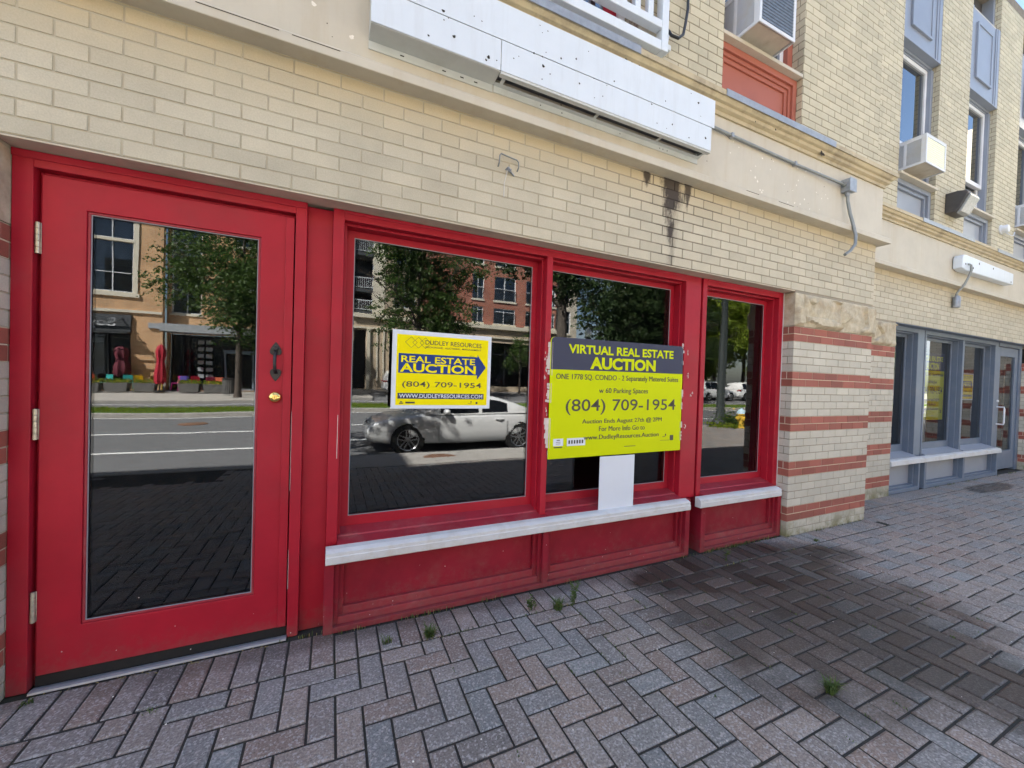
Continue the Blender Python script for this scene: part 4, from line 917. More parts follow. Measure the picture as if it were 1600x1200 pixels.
mb = MB(); r_ = random.Random(21)      # leaf litter and grit swept against the shopfront
for k in range(260):
    x = r_.choice((r_.uniform(1.6, 3.7), r_.uniform(2.3, 3.4), r_.uniform(-1.1, -.2) )); y = (.07 if x < 0 else .03) - abs(r_.gauss(0, .09 if x > 0 else .012)); s = r_.uniform(.002, .009); a = r_.uniform(0, 3.1)
    mb.add([(x + s * math.cos(a), y + s * math.sin(a), .003), (x - s * .4 * math.sin(a), y + s * .4 * math.cos(a), .005), (x - s * math.cos(a), y - s * math.sin(a), .003), (x + s * .4 * math.sin(a), y - s * .4 * math.cos(a), .004)], [(0, 1, 2, 3)], r_.randrange(2))
for k in range(60):
    x, y = r_.uniform(-1, 4), r_.uniform(-1.6, 0); s = r_.uniform(.002, .0045)
    mb.add([(x - s, y, .003), (x, y - s * .8, .0035), (x + s, y, .003), (x, y + s, .005)], [(0, 1, 2, 3)], 2)
tag(mb.build('leaf_litter', [m_straw, m_bark, m_chip]), 'dry leaf litter and white grit scattered on the pavers along the shopfront', 'litter', kind='stuff')

mb = MB(); r_ = random.Random(8)
mb.quad((.028, .0985, .90), (.031, .0985, .90), (.0315, .0985, 1.13), (.029, .0985, 1.13)); mb.quad((-.1835, .0985, .75), (-.1820, .0985, .75), (-.1820, .0985, 1.15), (-.1830, .0985, 1.15)); mb.quad((-.1835, .0985, .25), (-.1815, .0985, .25), (-.1820, .0985, .45), (-.1830, .0985, .45))
for x, z, w, h in ((1.272, 1.50, .012, .05), (1.279, 1.42, .008, .03), (1.283, 1.12, .007, .09), (1.268, 1.36, .006, .02), (2.565, 1.42, .014, .03), (2.60, 1.26, .010, .02), (2.615, 1.28, .005, .012), (2.545, 1.0, .008, .05), (2.55, 1.60, .012, .03)):
    for k in range(4): xx, zz = x + r_.uniform(-w, w), z + r_.uniform(-h, h) * .6; disc(mb, xx, zz, r_.uniform(.002, .005), .0984, 0, 7, r_.uniform(1, 4))
for k in range(40): disc(mb, r_.uniform(-1.05, 3.6), r_.choice((r_.uniform(.06, .2), r_.uniform(.02, .38))), r_.uniform(.0012, .003), .1165 if 0 else .044, 0, 6)
bpart(mb, 'paint_scuff', [m_tape])

mb = MB(); r_ = random.Random(31)
def sprout(x, y, h, mi):
    a = r_.uniform(0, 6.28); w = .0016; l = h * r_.uniform(.3, .9); d_ = Vector((math.cos(a), math.sin(a), 0)); s_ = Vector((-d_.y, d_.x, 0)) * w; p = Vector((x, y, -.008)); q = p + d_ * l * .4 + Vector((0, 0, h * .7 + .008)); t_ = p + d_ * l + Vector((0, 0, h + .006))
    mb.add([tuple(v) for v in (p - s_, p + s_, q + s_, q - s_, t_)], [(0, 1, 2, 3), (3, 2, 4)], mi)
for x0, x1, y, n, h in ((.05, 3.7, .042, 150, .018), (.05, 3.7, -.18, 110, .014), (2.5, 3.75, .036, 160, .03), (3.75, 5.0, -.005, 90, .018), (-.12, .0, .08, 24, .02), (6.6, 11, .365, 120, .03)):
    cl = [r_.uniform(x0, x1) for _ in range(9)]
    for k in range(n): sprout(r_.choice(cl) + r_.gauss(0, .05), y - abs(r_.gauss(0, .006)), h * r_.uniform(.4, 1.2), r_.choice((0, 0, 1, 2)))
for k in range(60):
    x, y = r_.uniform(.2, 3.9), r_.uniform(-1.4, -.2); gx = round((x + .06) / .1) * .1 - .06
    for q in range(5): sprout(gx + r_.gauss(0, .002), y + r_.gauss(0, .02), .008, 0)
tag(mb.build('moss', [m_weed, m_straw, m_leafC]), 'thin moss and dry sprouts along the paver joints at the wall base', 'moss', kind='stuff')
# ------------------------------------------------------------------ ground
KY = -4.57
def zs(y, x=0): return 0.0 if y > -1.7 else -.12 * min(1.0, (-1.7 - y) / (-1.7 - KY))
def in_walk(x, y):
    if y > (.08 if x < 5.045 else YR + .03): return False
    if -2.75 < x < -1.35 and -4.4 < y < -3.7: return False      # tree pit
    if .1 < x < 6.4 and y < -3.62: return False                 # concrete slabs
    if x < 7.6: return y > KY + .15
    return y > -7.0
mb = MB(); rp_ = random.Random(99); u = .1; g = .0048
def paver(x0, x1, y0, y1):
    xc, yc = (x0 + x1) / 2, (y0 + y1) / 2
    if not in_walk(xc, yc): return
    x0 += g; x1 -= g; y0 += g; y1 -= g; j = rp_.uniform(-.002, .002); tx, ty = rp_.uniform(-.012, .012), rp_.uniform(-.012, .012); w = .0055; cj = [rp_.uniform(0, .0022) for _ in range(4)]
    if yc > -.18 and xc < 5.04: y1 = min(y1, .078)
    def z(x, y): return zs(y) + j + tx * (x - xc) + ty * (y - yc)
    mb.add([(x0, y0, z(x0, y0) - .02), (x1, y0, z(x1, y0) - .02), (x1, y1, z(x1, y1) - .02), (x0, y1, z(x0, y1) - .02),
            (x0, y0, z(x0, y0) - .0035), (x1, y0, z(x1, y0) - .0035), (x1, y1, z(x1, y1) - .0035), (x0, y1, z(x0, y1) - .0035),
            (x0 + w + cj[0], y0 + w + cj[1], z(x0, y0)), (x1 - w - cj[2], y0 + w + cj[3], z(x1, y0)), (x1 - w - cj[1], y1 - w - cj[0], z(x1, y1)), (x0 + w + cj[3], y1 - w - cj[2], z(x0, y1))],
           [(8, 9, 10, 11), (0, 1, 5, 4), (1, 2, 6, 5), (2, 3, 7, 6), (3, 0, 4, 7), (4, 5, 9, 8), (5, 6, 10, 9), (6, 7, 11, 10), (7, 4, 8, 11)])
def clipped(x0, x1, y0, y1, lim):       # herringbone bricks cut along the soldier course
    y1 = min(y1, lim)
    if y1 - y0 > .03: paver(x0, x1, y0, y1)
def lim(x): return -.18 if x < 5.045 else YR - .19
def soldiers(xa, xb, yf):
    x = xa
    while x < xb: paver(x, x + .1025, yf - .215, yf + (.036 if x < -.03 else 0)); x += .1025
soldiers(-4.062, 5.04, .038); soldiers(5.05, 13.5, YR + .03)
for m in range(-60, 130):
    for n in range(-190, 190):
        bx, by = (n + 2 * m) * u - .06, (-n + 2 * m) * u - .28
        if -4.2 < bx < 13.6 and -7.2 < by < .6:
            l = lim(bx + .05)
            clipped(bx, bx + 2 * u, by - u, by, l); clipped(bx, bx + u, by - 3 * u, by - u, l)
tag(mb.build('sidewalk', [m_paver]), kind='structure')
mb = MB(); ys = [.6, -1.7, -3.0, KY + .02]
for a, b in zip(ys, ys[1:]): mb.quad((-40, b, zs(b) - .006), (60, b, zs(b) - .006), (60, a, zs(a) - .006), (-40, a, zs(a) - .006))
mb.quad((7.6, -7.0, -.126), (60, -7.0, -.126), (60, KY + .02, -.126), (7.6, KY + .02, -.126))
tag(mb.build('sidewalk_bed', [m_sand]), kind='structure')
mb = MB()
for x0, x1 in ((.11, 1.6), (1.61, 3.1), (3.11, 4.6), (4.61, 6.38)):
    mb.add([(x0, -3.64, zs(-3.64) - .001), (x1, -3.64, zs(-3.64) - .001), (x1, KY + .005, -.121), (x0, KY + .005, -.121), (x0, -3.64, -.3), (x1, -3.64, -.3), (x1, KY + .005, -.3), (x0, KY + .005, -.3)], [(0, 3, 2, 1), (0, 1, 5, 4), (1, 2, 6, 5), (2, 3, 7, 6), (3, 0, 4, 7)])
tag(mb.build('concrete_slabs', [m_concrete], bevel=.004), kind='structure')
mb = MB(); mb.lathe([(.30, -.13), (.30, -.108), (.29, -.105)], (1.75, -4.15, 0), 32); mb.lathe([(.27, -.1045), (.26, -.103)], (1.75, -4.15, 0), 32)
tag(mb.build('manhole_cover', [pm('rusty_iron', (.16, .085, .05), .7, .3, 12, .3, 40)], smooth=40), 'round rusty manhole cover in the concrete slabs near the parked coupe', 'manhole')
mb = MB(); mb.box(-40, 7.6, KY - .15, KY, -.6, -.119); mb.box(7.45, 7.6, -7.0, KY - .15, -.6, -.119); mb.box(7.45, 60, -7.15, -7.0, -.6, -.119)
tag(mb.build('kerb', [m_concrete], bevel=.02), kind='structure')
mb = MB(); mb.box(-2.72, -1.38, -4.38, -3.72, -.3, -.13); tag(mb.build('tree_pit', [m_mulch]), kind='structure')
# road: parking lane, lanes, median, far carriageway, far pavement
mb = MB(); P_ = [(KY - .1, -.36), (-7.3, -.28), (-9.6, -.235), (-13.55, -.26)]
for (a, za), (b, zb) in zip(P_, P_[1:]): mb.quad((-160, b, zb), (200, b, zb), (200, a, za), (-160, a, za))
Q_ = [(-16.1, -.24), (-19.5, -.24)]
mb.quad((-160, -19.6, -.22), (200, -19.6, -.22), (200, -16.0, -.24), (-160, -16.0, -.24)); mb.quad((2.0, -24.6, -.10), (200, -24.6, -.10), (200, -19.6, -.2195), (2.0, -19.6, -.2195))
tag(mb.build('road', [m_asphalt]), kind='structure')
mb = MB(); mb.quad((-60, -7.36, -.272), (200, -7.36, -.272), (200, -7.22, -.274), (-60, -7.22, -.274)); mb.quad((-60, -9.7, -.230), (200, -9.7, -.230), (200, -9.55, -.230), (-60, -9.55, -.230)); mb.quad((-60, -18.9, -.219), (200, -18.9, -.219), (200, -18.75, -.2195), (-60, -18.75, -.2195)); mb.quad((-60, -13.52, -.2535), (200, -13.52, -.2535), (200, -13.40, -.2525), (-60, -13.40, -.2525))
tag(mb.build('road_markings', [m_line]), kind='structure')
mb = MB(); mb.lathe([(.34, -.29), (.34, -.231), (.33, -.228)], (-3.6, -11.6, 0), 28); tag(mb.build('manhole_cover', [bpy.data.materials['rusty_iron']], smooth=40), 'round manhole cover out in the far traffic lane across from the red door', 'manhole')
mb = MB(); mb.box(-160, 200, -13.75, -13.55, -.5, -.10); mb.box(-160, 200, -16.1, -15.9, -.5, -.10); mb.box(-160, 1.95, -19.7, -19.5, -.5, -.08); mb.box(1.95, 200, -24.8, -24.6, -.5, -.02); mb.box(1.85, 2.0, -24.6, -19.7, -.5, -.05)
tag(mb.build('far_kerb', [m_concrete], bevel=.02), kind='structure')
mb = MB(); rg = random.Random(4); mb.quad((-60, -15.9, -.10), (90, -15.9, -.10), (90, -13.75, -.10), (-60, -13.75, -.10))
for k in range(15000):
    x, y = rg.uniform(-9, 3) if k % 3 == 0 else rg.uniform(-12, 42), rg.uniform(-15.88, -13.77); a = rg.uniform(0, 6.28); h = rg.uniform(.04, .10); w = .012
    mb.add([(x - w * math.cos(a), y - w * math.sin(a), -.10), (x + w * math.cos(a), y + w * math.sin(a), -.10), (x + rg.uniform(-.03, .03), y + rg.uniform(-.03, .03), -.10 + h)], [(0, 1, 2)], 1)
tag(mb.build('median_grass', [m_grass, m_leafB]), 'mown green grass strip between the two carriageways', 'grass', kind='stuff')
mb = MB(); mb.quad((-160, -40, 0), (1.95, -40, 0), (1.95, -19.7, -.081), (-160, -19.7, -.081)); mb.quad((1.95, -60, 0), (200, -60, 0), (200, -24.8, -.021), (1.95, -24.8, -.021))
tag(mb.build('far_sidewalk', [m_concrete]), kind='structure')
mb = MB(); mb.quad((-600, -600, -.7), (600, -600, -.7), (600, 600, -.7), (-600, 600, -.7)); tag(mb.build('ground', [m_asphalt]), kind='structure')

# ------------------------------------------------------------------ trees
def crown_mesh(name, blobs, nleaf, size, mat, seed):
    r = random.Random(seed); mb = MB()
    tot = sum(b[3] * b[4] * b[5] for b in blobs)
    for (cx, cy_, cz, rx, ry, rz) in blobs:
        nt = max(6, int(nleaf / 26 * rx * ry * rz / tot))
        for k in range(nt):
            v = Vector((r.gauss(0, 1), r.gauss(0, 1), r.gauss(0, 1))).normalized() * (r.random() ** .42)
            c = Vector((cx + v.x * rx, cy_ + v.y * ry, cz + v.z * rz)); d = Vector((v.x, v.y, v.z * .3 - .25)).normalized(); sp = r.uniform(.16, .34)
            for q in range(26):
                p = c + d * r.uniform(-.5, .6) * sp * 2 + Vector((r.gauss(0, sp * .45), r.gauss(0, sp * .45), r.gauss(0, sp * .3)))
                a = Vector((r.gauss(0, 1), r.gauss(0, 1), r.gauss(0, .6))).normalized(); b = a.cross(Vector((r.gauss(0, 1), r.gauss(0, 1), r.gauss(0, 1)))).normalized(); s = size * r.uniform(.6, 1.3)
                mb.add([tuple(p - a * s * .5), tuple(p + b * s * .28), tuple(p + a * s * .5), tuple(p - b * s * .28)], [(0, 1, 2, 3)])
    me = bpy.data.meshes.new(name); me.from_pydata(mb.v, [], mb.f); me.materials.append(mat); me.update(); return me
def crown_blobs(r, base, h, rad, n):
    bl = []
    for k in range(n):
        a = r.uniform(0, 6.28); f = r.uniform(.1, 1); q = rad * r.uniform(.25, .8) * (1 - .45 * abs(f - .4)); s = rad * r.uniform(.3, .5)
        bl.append((q * math.cos(a), q * math.sin(a), base + h * f, s, s, s * .75))
    bl.append((0, 0, base + h * .55, rad * .6, rad * .6, h * .32)); return bl
def trunk_mb(r, hb, htop, r0, nl, rad):
    mb = MB(); lean = r.uniform(-.12, .12)
    mb.tube([(0, 0, -.15), (0, 0, .0), (.01, 0, .25), (lean * .4, .02, hb * .6), (lean, .05, hb), (lean * 1.3, .02, hb + (htop - hb) * .5), (lean, 0, htop * .92)], [r0 * 1.8, r0 * 1.45, r0 * 1.08, r0 * .92, r0 * .8, r0 * .45, r0 * .12], 12)
    for k in range(nl):
        a = 6.28 * k / nl + r.uniform(-.4, .4); z0 = hb * r.uniform(.85, 1.25); l = rad * r.uniform(.6, .95); dz = (htop - z0) * r.uniform(.3, .6)
        p = [(lean, .03, z0), (lean + l * .35 * math.cos(a), l * .35 * math.sin(a), z0 + dz * .45), (lean + l * .7 * math.cos(a + .2), l * .7 * math.sin(a + .2), z0 + dz * .8), (lean + l * math.cos(a + .1), l * math.sin(a + .1), z0 + dz)]
        mb.tube(p, [r0 * .42, r0 * .3, r0 * .18, r0 * .05], 7)
        for q in range(3):
            b = a + r.uniform(-1, 1); c = Vector(p[2]); mb.tube([tuple(c), tuple(c + Vector((math.cos(b) * l * .25, math.sin(b) * l * .25, dz * .2))), tuple(c + Vector((math.cos(b) * l * .5, math.sin(b) * l * .5, dz * .3)))], [r0 * .14, r0 * .08, r0 * .03], 5)
    return mb
CR = {}
def tree(name, label, x, y, z, base, h, rad, r0, key, mat, nleaf, size, seed, group='street trees', rz=0, sc=1.0):
    r = random.Random(seed); t = thing(name, label, 'tree', (x, y, z), rz, group); t.scale = (sc, sc, sc)
    if key not in CR: CR[key] = (crown_mesh('crown', crown_blobs(r, base, h, rad, 13), nleaf, size, mat, seed), trunk_mb(r, base + h * .15, base + h, r0, 6, rad).build('trunk', [m_bark], None, 0, 60))
    cm, tk = CR[key]
    c = bpy.data.objects.new('crown', cm); COL.objects.link(c); c.parent = t
    if tk.parent is None: tk.parent = t
    else: k = tk.copy(); COL.objects.link(k); k.parent = t
    return t
tree('street_tree', 'leafy tree on the far pavement before the dark canopied shopfronts, right of the red parasols', -4.35, -21.4, -.08, 2.3, 7.2, 4.3, .15, 'A', m_leafA, 38000, .145, 31)
tree('street_tree', 'dense tree reflected behind the yellow auction sign, in front of the arched stucco block', 4.7, -21.2, -.22, 2.9, 7.0, 4.0, .17, 'B', m_leafA, 38000, .145, 32)
tree('street_tree', 'dark trunked tree on the grass median reflected above the lime sign', 10.75, -14.9, -.1, 4.4, 6.0, 3.6, .27, 'C', m_leafC, 20000, .17, 33)
tree('street_tree', 'broad deep green tree farther along the median street, beyond the white globe lamp', 21.6, -20.8, -.2, 1.4, 8.5, 5.2, .22, 'D', m_leafC, 36000, .22, 34)
tree('street_tree', 'bright yellow green tree reflected at the top of the narrow red window', 32.5, -25.2, 0, 1.8, 8.5, 5.0, .2, 'E', m_leafB, 30000, .22, 35)
tree('street_tree', 'second yellow green tree, farther down the street than the parked white cars', 41.5, -26.5, 0, 2.6, 7.5, 4.4, .2, 'E', m_leafB, 15000, .22, 35, rz=2, sc=1.15)
tree('street_tree', 'dark green tree closing the view down the street behind the parked white cars', 37.0, -31.5, 0, 2.2, 7.5, 4.8, .22, 'D', m_leafC, 18000, .22, 34, rz=1.2, sc=1.15)
tree('street_tree', 'green tree standing behind the median, mirrored in the blue grey shop windows', 51, -19.0, 0, 2.5, 6.4, 3.5, .15, 'A', m_leafA, 15000, .17, 31, rz=2.2, sc=1.25)
tree('street_tree', 'large dark tree far down the street on its left side', 62, -30, 0, 2.2, 7.5, 4.8, .22, 'D', m_leafC, 18000, .22, 34, rz=3, sc=1.5)
tree('street_tree', 'tall dark tree behind the broad deep green one by the overhead road light', 27.5, -27.0, 0, 2.2, 7.5, 4.8, .22, 'D', m_leafC, 18000, .22, 34, rz=4.1, sc=1.1)
tree('street_tree', 'bushy tree at the kerb left of the red door, shading the parked silver coupe', -3.5, -4.15, -.13, 4.7, 3.4, 1.9, .10, 'F', m_leafA, 7000, .12, 36, sc=1.0)
tree('street_tree', 'pale leaved young tree in front of the dark shop glass beside the arched block', 13.2, -24.9, -.02, 1.6, 3.0, 1.5, .06, 'G', m_leafA, 3500, .13, 37)

# ------------------------------------------------------------------ cars
m_silver = pm('silver_car_paint', (.76, .76, .75), .2, .03, 2, metal=.15)
m_whitecar = pm('white_car_paint', (.72, .72, .72), .2, .03, 2)
m_darkcar = pm('black_car_paint', (.02, .02, .022), .2, .05, 2)
m_carglass = pm('car_glass', (.010, .012, .015), .06, .05, 2, spec=.25)
m_tyre = pm('tyre_rubber', (.018, .018, .018), .8, .2, 20)
m_rim = pm('alloy_rim', (.42, .42, .43), .3, .1, 10, metal=.8)
m_taillamp = pm('red_lamp_glass', (.30, .01, .012), .2, .05, 10)
m_headlamp = pm('clear_lamp_glass', (.5, .52, .55), .08, .3, 40, metal=.4)
def interp(pl, x):
    if x <= pl[0][0]: return pl[0][1]
    for (a, za), (b, zb) in zip(pl, pl[1:]):
        if x <= b: return za + (zb - za) * (x - a) / (b - a)
    return pl[-1][1]
def car(name, label, cat, paint, W, deck, roof, wheels, wr, zb, pillars, loc, rz=0, group=None, wl=.96):
    """deck, roof: (x, z) outlines seen from the side, nose at +x; the body is a lofted skin with wheels, lamps, mirrors and handles."""
    t = thing(name, label, cat, loc, rz, group); hw = W / 2; x0, x1 = deck[0][0], deck[-1][0]; Ln = x1 - x0; n = 36
    sec = []
    for k in range(n + 1):
        x = x0 + Ln * (.5 - .5 * math.cos(math.pi * k / n)); u = 2 * (x - x0) / Ln - 1
        w = hw * (1 - .16 * abs(u) ** 5 - .02 * u * u); zt = interp(deck, x); lo = zb + .07 * max(0, abs(u) - .75) / .25
        e = 1 - .34 * max(0, (abs(u) - .955) / .045)
        mid = lo + (zt - lo) * .52
        P = [(.80, lo), (.955, lo + .05), (.99, lo + (zt - lo) * .3), (1.0, mid), (.985, lo + (zt - lo) * .76), (.955, zt - .045), (.90, zt - .006), (.5, zt + .014), (0, zt + .02)]
        P = [(a * w, lo + (mid - lo) * 1 + (z - mid) * e) for a, z in P]
        sec.append((x, P + [(-a, z) for a, z in P[-2::-1]]))
    mb = MB(); k = len(sec[0][1])
    mb.add([(x, y, z) for x, P in sec for y, z in P], [(i * k + j, i * k + j + 1, (i + 1) * k + j + 1, (i + 1) * k + j) for i in range(n) for j in range(k - 1)] + [(i * k, (i + 1) * k, (i + 1) * k + k - 1, i * k + k - 1) for i in range(n)] + [tuple(range(k)), tuple(range(n * k, n * k + k))[::-1]])
    b = mb.build('body', [paint], t, 0, 35); b.modifiers.new('subdivision', 'SUBSURF').render_levels = 1
    # cabin: painted shell with glass set 3 mm proud
    rx0, rx1 = roof[0][0], roof[-1][0]; mb = MB(); gm = MB(); cs = []; m = 30
    for q in range(m + 1):
        x = rx0 + (rx1 - rx0) * q / m; zr = interp(roof, x); zd = interp(deck, x) - .01; f = max(0, (zr - zd)) / .5
        yb = hw * .93; yr = hw * (.93 - .20 * min(1, f)); cs.append((x, zd, max(zr, zd + .002), yb, yr))
    vs = []
    for x, zd, zr, yb, yr in cs: vs += [(x, yb, zd), (x, yr + .02, zr - .05 * min(1, (zr - zd) / .3)), (x, yr - .06, zr), (x, 0, zr + .015), (x, -yr + .06, zr), (x, -yr - .02, zr - .05 * min(1, (zr - zd) / .3)), (x, -yb, zd)]
    mb.add(vs, [(i * 7 + j, i * 7 + j + 1, (i + 1) * 7 + j + 1, (i + 1) * 7 + j) for i in range(m) for j in range(6)]); mb.build('roof', [paint], t, 0, 50)
    for xa, xb in pillars:          # side glass
        for s in (1, -1):
            row = []; nn = 12
            for q in range(nn + 1):
                x = xa + (xb - xa) * q / nn; zr = interp(roof, x); zd = interp(deck, x) - .01; f = min(1, (zr - zd) / .5); yb, yr = hw * .93, hw * (.93 - .20 * f)
                zt = zr - .05 * min(1, (zr - zd) / .3) - .025; zl = zd + .035
                if zt < zl + .01: zt = zl + .01
                h = max(zr - zd - .05, .02); row.append(((x, s * (yb + (yr + .02 - yb) * (zl - zd) / h + .004), zl), (x, s * (yb + (yr + .02 - yb) * min(1, (zt - zd) / h) + .004), zt)))
            for (p, q), (p2, q2) in zip(row, row[1:]): gm.quad(p, p2, q2, q)
    peak = max(z for _, z in roof)
    for rng in ([(x, z) for x, z in roof if x <= roof[0][0] + 1e9 and z < peak - .02 and x < (rx0 + rx1) / 2], [(x, z) for x, z in roof if z < peak - .02 and x > (rx0 + rx1) / 2]):
        if len(rng) < 1: continue
        xa = rng[0][0]; nxt = [p for p in roof if abs(p[1] - peak) < .06]; nx = nxt[0] if xa < (rx0 + rx1) / 2 else nxt[-1]; pa = rng[0] if xa < (rx0 + rx1) / 2 else rng[-1]
        A = Vector((pa[0], 0, interp(deck, pa[0]))); B = Vector((nx[0], 0, nx[1])); d = B - A; nrm = Vector((d.z, 0, -d.x)).normalized(); nrm = nrm if nrm.z > 0 else -nrm
        p0 = A + d * .10 + nrm * .022; p1 = A + d * .90 + nrm * .022
        gm.add([(p0.x, -hw * .80, p0.z), (p0.x, hw * .80, p0.z), (p1.x, hw * .66, p1.z), (p1.x, -hw * .66, p1.z)], [(0, 1, 2, 3)])
    gm.build('window_glass', [m_carglass], t)
    for wx in wheels:
        for s in (1, -1):
            mb = MB(); mb.lathe([(.02, hw * wl - .24), (wr * 1.13, hw * wl - .24), (wr * 1.13, hw * wl + .010), (.02, hw * wl + .011)], (0, 0, 0), 32, axis='y')
            if s < 0: mb.v = [(x, -y, z) for x, y, z in mb.v]
            a_ = mb.build('wheel_arch', [m_gap], t, 0, 40); a_.location = (wx, 0, wr)
            mb = MB(); mb.lathe([(wr * .7, -.1), (wr * .97, -.1), (wr, -.08), (wr, .005), (wr * .97, .02), (wr * .74, .022), (wr * .72, -.02)], (0, 0, 0), 32, axis='y')
            ty = mb.build('wheel', [m_tyre], t, 0, 40); ty.location = (wx, s * hw * wl, wr); ty.rotation_euler = (0, 0, 0 if s > 0 else math.pi)
            mb = MB(); mb.lathe([(wr * .66, .006), (wr * .735, .024), (wr * .74, .0), (wr * .66, -.03)], (0, 0, 0), 32, axis='y')
            for q in range(5):
                a = q * 1.2566 + .3; c, sn = math.cos(a), math.sin(a)
                for e in (-.028, .028): mb.add([(c * .04 - sn * (e - .015), .012, sn * .04 + c * (e - .015)), (c * .04 - sn * (e + .015), .012, sn * .04 + c * (e + .015)), (c * wr * .70 - sn * (e * 1.6 + .014), .02, sn * wr * .70 + c * (e * 1.6 + .014)), (c * wr * .70 - sn * (e * 1.6 - .014), .02, sn * wr * .70 + c * (e * 1.6 - .014))], [(0, 1, 2, 3)])
            mb.lathe([(.055, .005), (.05, .018)], (0, 0, 0), 14, axis='y')
            mb.build('rim', [m_rim], ty, 0, 40)
    zn = interp(deck, x1 - .1); zt = interp(deck, x0 + .08)
    for s in (1, -1):
        mb = MB(); mb.tube([(x1 - .30, s * hw * .86, zn - .06), (x1 - .14, s * hw * .73, zn - .085), (x1 - .06, s * hw * .60, zn - .10)], [.035, .06, .045], 10); mb.build('headlight', [m_headlamp], t, 0, 40)
        mb = MB(); mb.tube([(x0 + .22, s * hw * .90, zt - .09), (x0 + .08, s * hw * .80, zt - .10), (x0 + .015, s * hw * .58, zt - .11)], [.035, .06, .05], 10); mb.build('taillight', [m_taillamp], t, 0, 40)
        px = pillars[0][1] if pillars[0][1] > pillars[-1][1] else pillars[-1][1]
        mb = MB(); mb.lathe([(.02, -.1), (.07, -.07), (.085, 0), (.07, .06), (.02, .075)], (0, 0, 0), 14, axis='y'); mi_ = mb.build('wing_mirror', [paint], t, 0, 60); mi_.location = (px - .12, s * hw * 1.0, interp(deck, px - .1) + .06); mi_.scale = (.9, 1, .75)
        mb = MB(); hx = pillars[0][0] + .12 if len(pillars) else 0; mb.tube([(hx, s * hw * .985, interp(deck, hx) - .13), (hx + .1, s * (hw * .985 + .02), interp(deck, hx) - .128), (hx + .2, s * hw * .985, interp(deck, hx) - .125)], .014, 8); mb.build('door_handle', [paint], t, 0, 40)
    mb = MB(); mb.lathe([(.02, x1 - .028), (.10, x1 - .022), (.115, x1 - .06)], (0, .13, zn - .14), 16, axis='x'); mb.lathe([(.02, x1 - .028), (.10, x1 - .022), (.115, x1 - .06)], (0, -.13, zn - .14), 16, axis='x'); mb.box(x1 - .12, x1 - .045, -hw * .5, hw * .5, zb + .10, zb + .2); mb.build('grille', [m_darkcar], t, 0, 40)
    mb = MB(); xg = (wheels[0] + wheels[1]) / 2
    for s in (1, -1):
        for gx in (pillars[0][0] + .03, pillars[-1][1] + .05): mb.box(gx - .003, gx + .003, s * hw * 1.0 - .004, s * hw * 1.0 + .002, zb + .12, interp(deck, gx) - .16)
    mb.build('door_seam', [m_gap], t)
    return t
coupe = dict(deck=[(-2.12, .66), (-2.05, .80), (-1.75, .86), (-.95, .845), (.55, .83), (.95, .84), (1.6, .77), (2.0, .66), (2.10, .58)], roof=[(-1.72, .87), (-1.2, 1.06), (-.75, 1.20), (-.25, 1.262), (.05, 1.26), (.35, 1.19), (.95, .85)], wheels=(-1.24, 1.30), wr=.305, zb=.17, pillars=((-.95, -.32), (-.24, .62)))
car('parked_coupe', 'silver grey coupe parked at the kerb, reflected below the yellow auction sign', 'car', m_silver, 1.72, loc=(2.75, -6.48, -.355), rz=math.pi, **coupe)
suv = dict(deck=[(-2.2, .72), (-2.14, .98), (-1.8, 1.02), (.7, .98), (1.0, .98), (1.85, .86), (2.2, .72), (2.26, .6)], roof=[(-2.12, 1.0), (-1.95, 1.5), (-1.6, 1.62), (-.2, 1.66), (.25, 1.62), (1.02, .98)], wheels=(-1.35, 1.38), wr=.35, zb=.22, pillars=((-1.75, -1.15), (-1.08, -.2), (-.12, .62)))
SG = 'white cars parked across the street'
car('parked_suv', 'white hatchback half hidden behind the yellow auction sign, its red tail lamp showing', 'car', m_whitecar, 1.8, loc=(5.05, -23.2, -.14), rz=0, group=SG, **suv)
car('parked_suv', 'white sport utility car reflected low in the narrow red window, left of two', 'car', m_whitecar, 1.8, loc=(30.4, -21.6, -.16), rz=0, group=SG, **suv)
car('parked_suv', 'white sport utility car farther down the street, right of two behind the lamp post', 'car', m_whitecar, 1.8, loc=(35.6, -21.9, -.16), rz=0, group=SG, **suv)
car('parked_suv', 'black sport utility car parked by the young tree near the dark shop glass', 'car', m_darkcar, 1.8, loc=(16.2, -23.2, -.14), rz=0, **suv)
car('parked_suv', 'white sport utility car mirrored in the first blue grey window, beyond the other parked cars', 'car', m_whitecar, 1.8, loc=(26.0, -10.8, -.22), rz=math.pi, group=SG, **suv)

# ------------------------------------------------------------------ street furniture
m_pole = pm('dark_green_lamp_paint', (.045, .055, .055), .45, .15, 10)
m_globe = pm('white_lamp_globe', (.85, .86, .84), .3, .03, 5)
def acorn(label, x, y, z, h, fat=1.0):
    t = thing('street_lamp', label, 'street lamp', (x, y, z), 0, 'globe street lamps'); mb = MB()
    mb.lathe([(.28 * fat, 0), (.27 * fat, .06), (.20 * fat, .10), (.17 * fat, .22), (.12 * fat, .34), (.105 * fat, .5), (.095 * fat, h * .6), (.075 * fat, h), (.11, h + .03), (.12, h + .08), (.09, h + .12)], (0, 0, 0), 16, lob=(8, .05)); mb.build('post', [m_pole], t, 0, 40)
    mb = MB(); mb.lathe([(.09, h + .12), (.16, h + .2), (.20, h + .32), (.17, h + .45), (.09, h + .54), (.03, h + .60), (.015, h + .68)], (0, 0, 0), 18); mb.build('globe', [m_globe], t, 0, 60); return t
acorn('dark fluted lamp post with flared foot standing in the kerb bed by the yellow hydrant', 12.2, -6.75, -.13, 4.6, 1.25)
acorn('white globe street lamp on the median, mirrored just above the lime sign', 12.65, -15.3, -.1, 3.55)
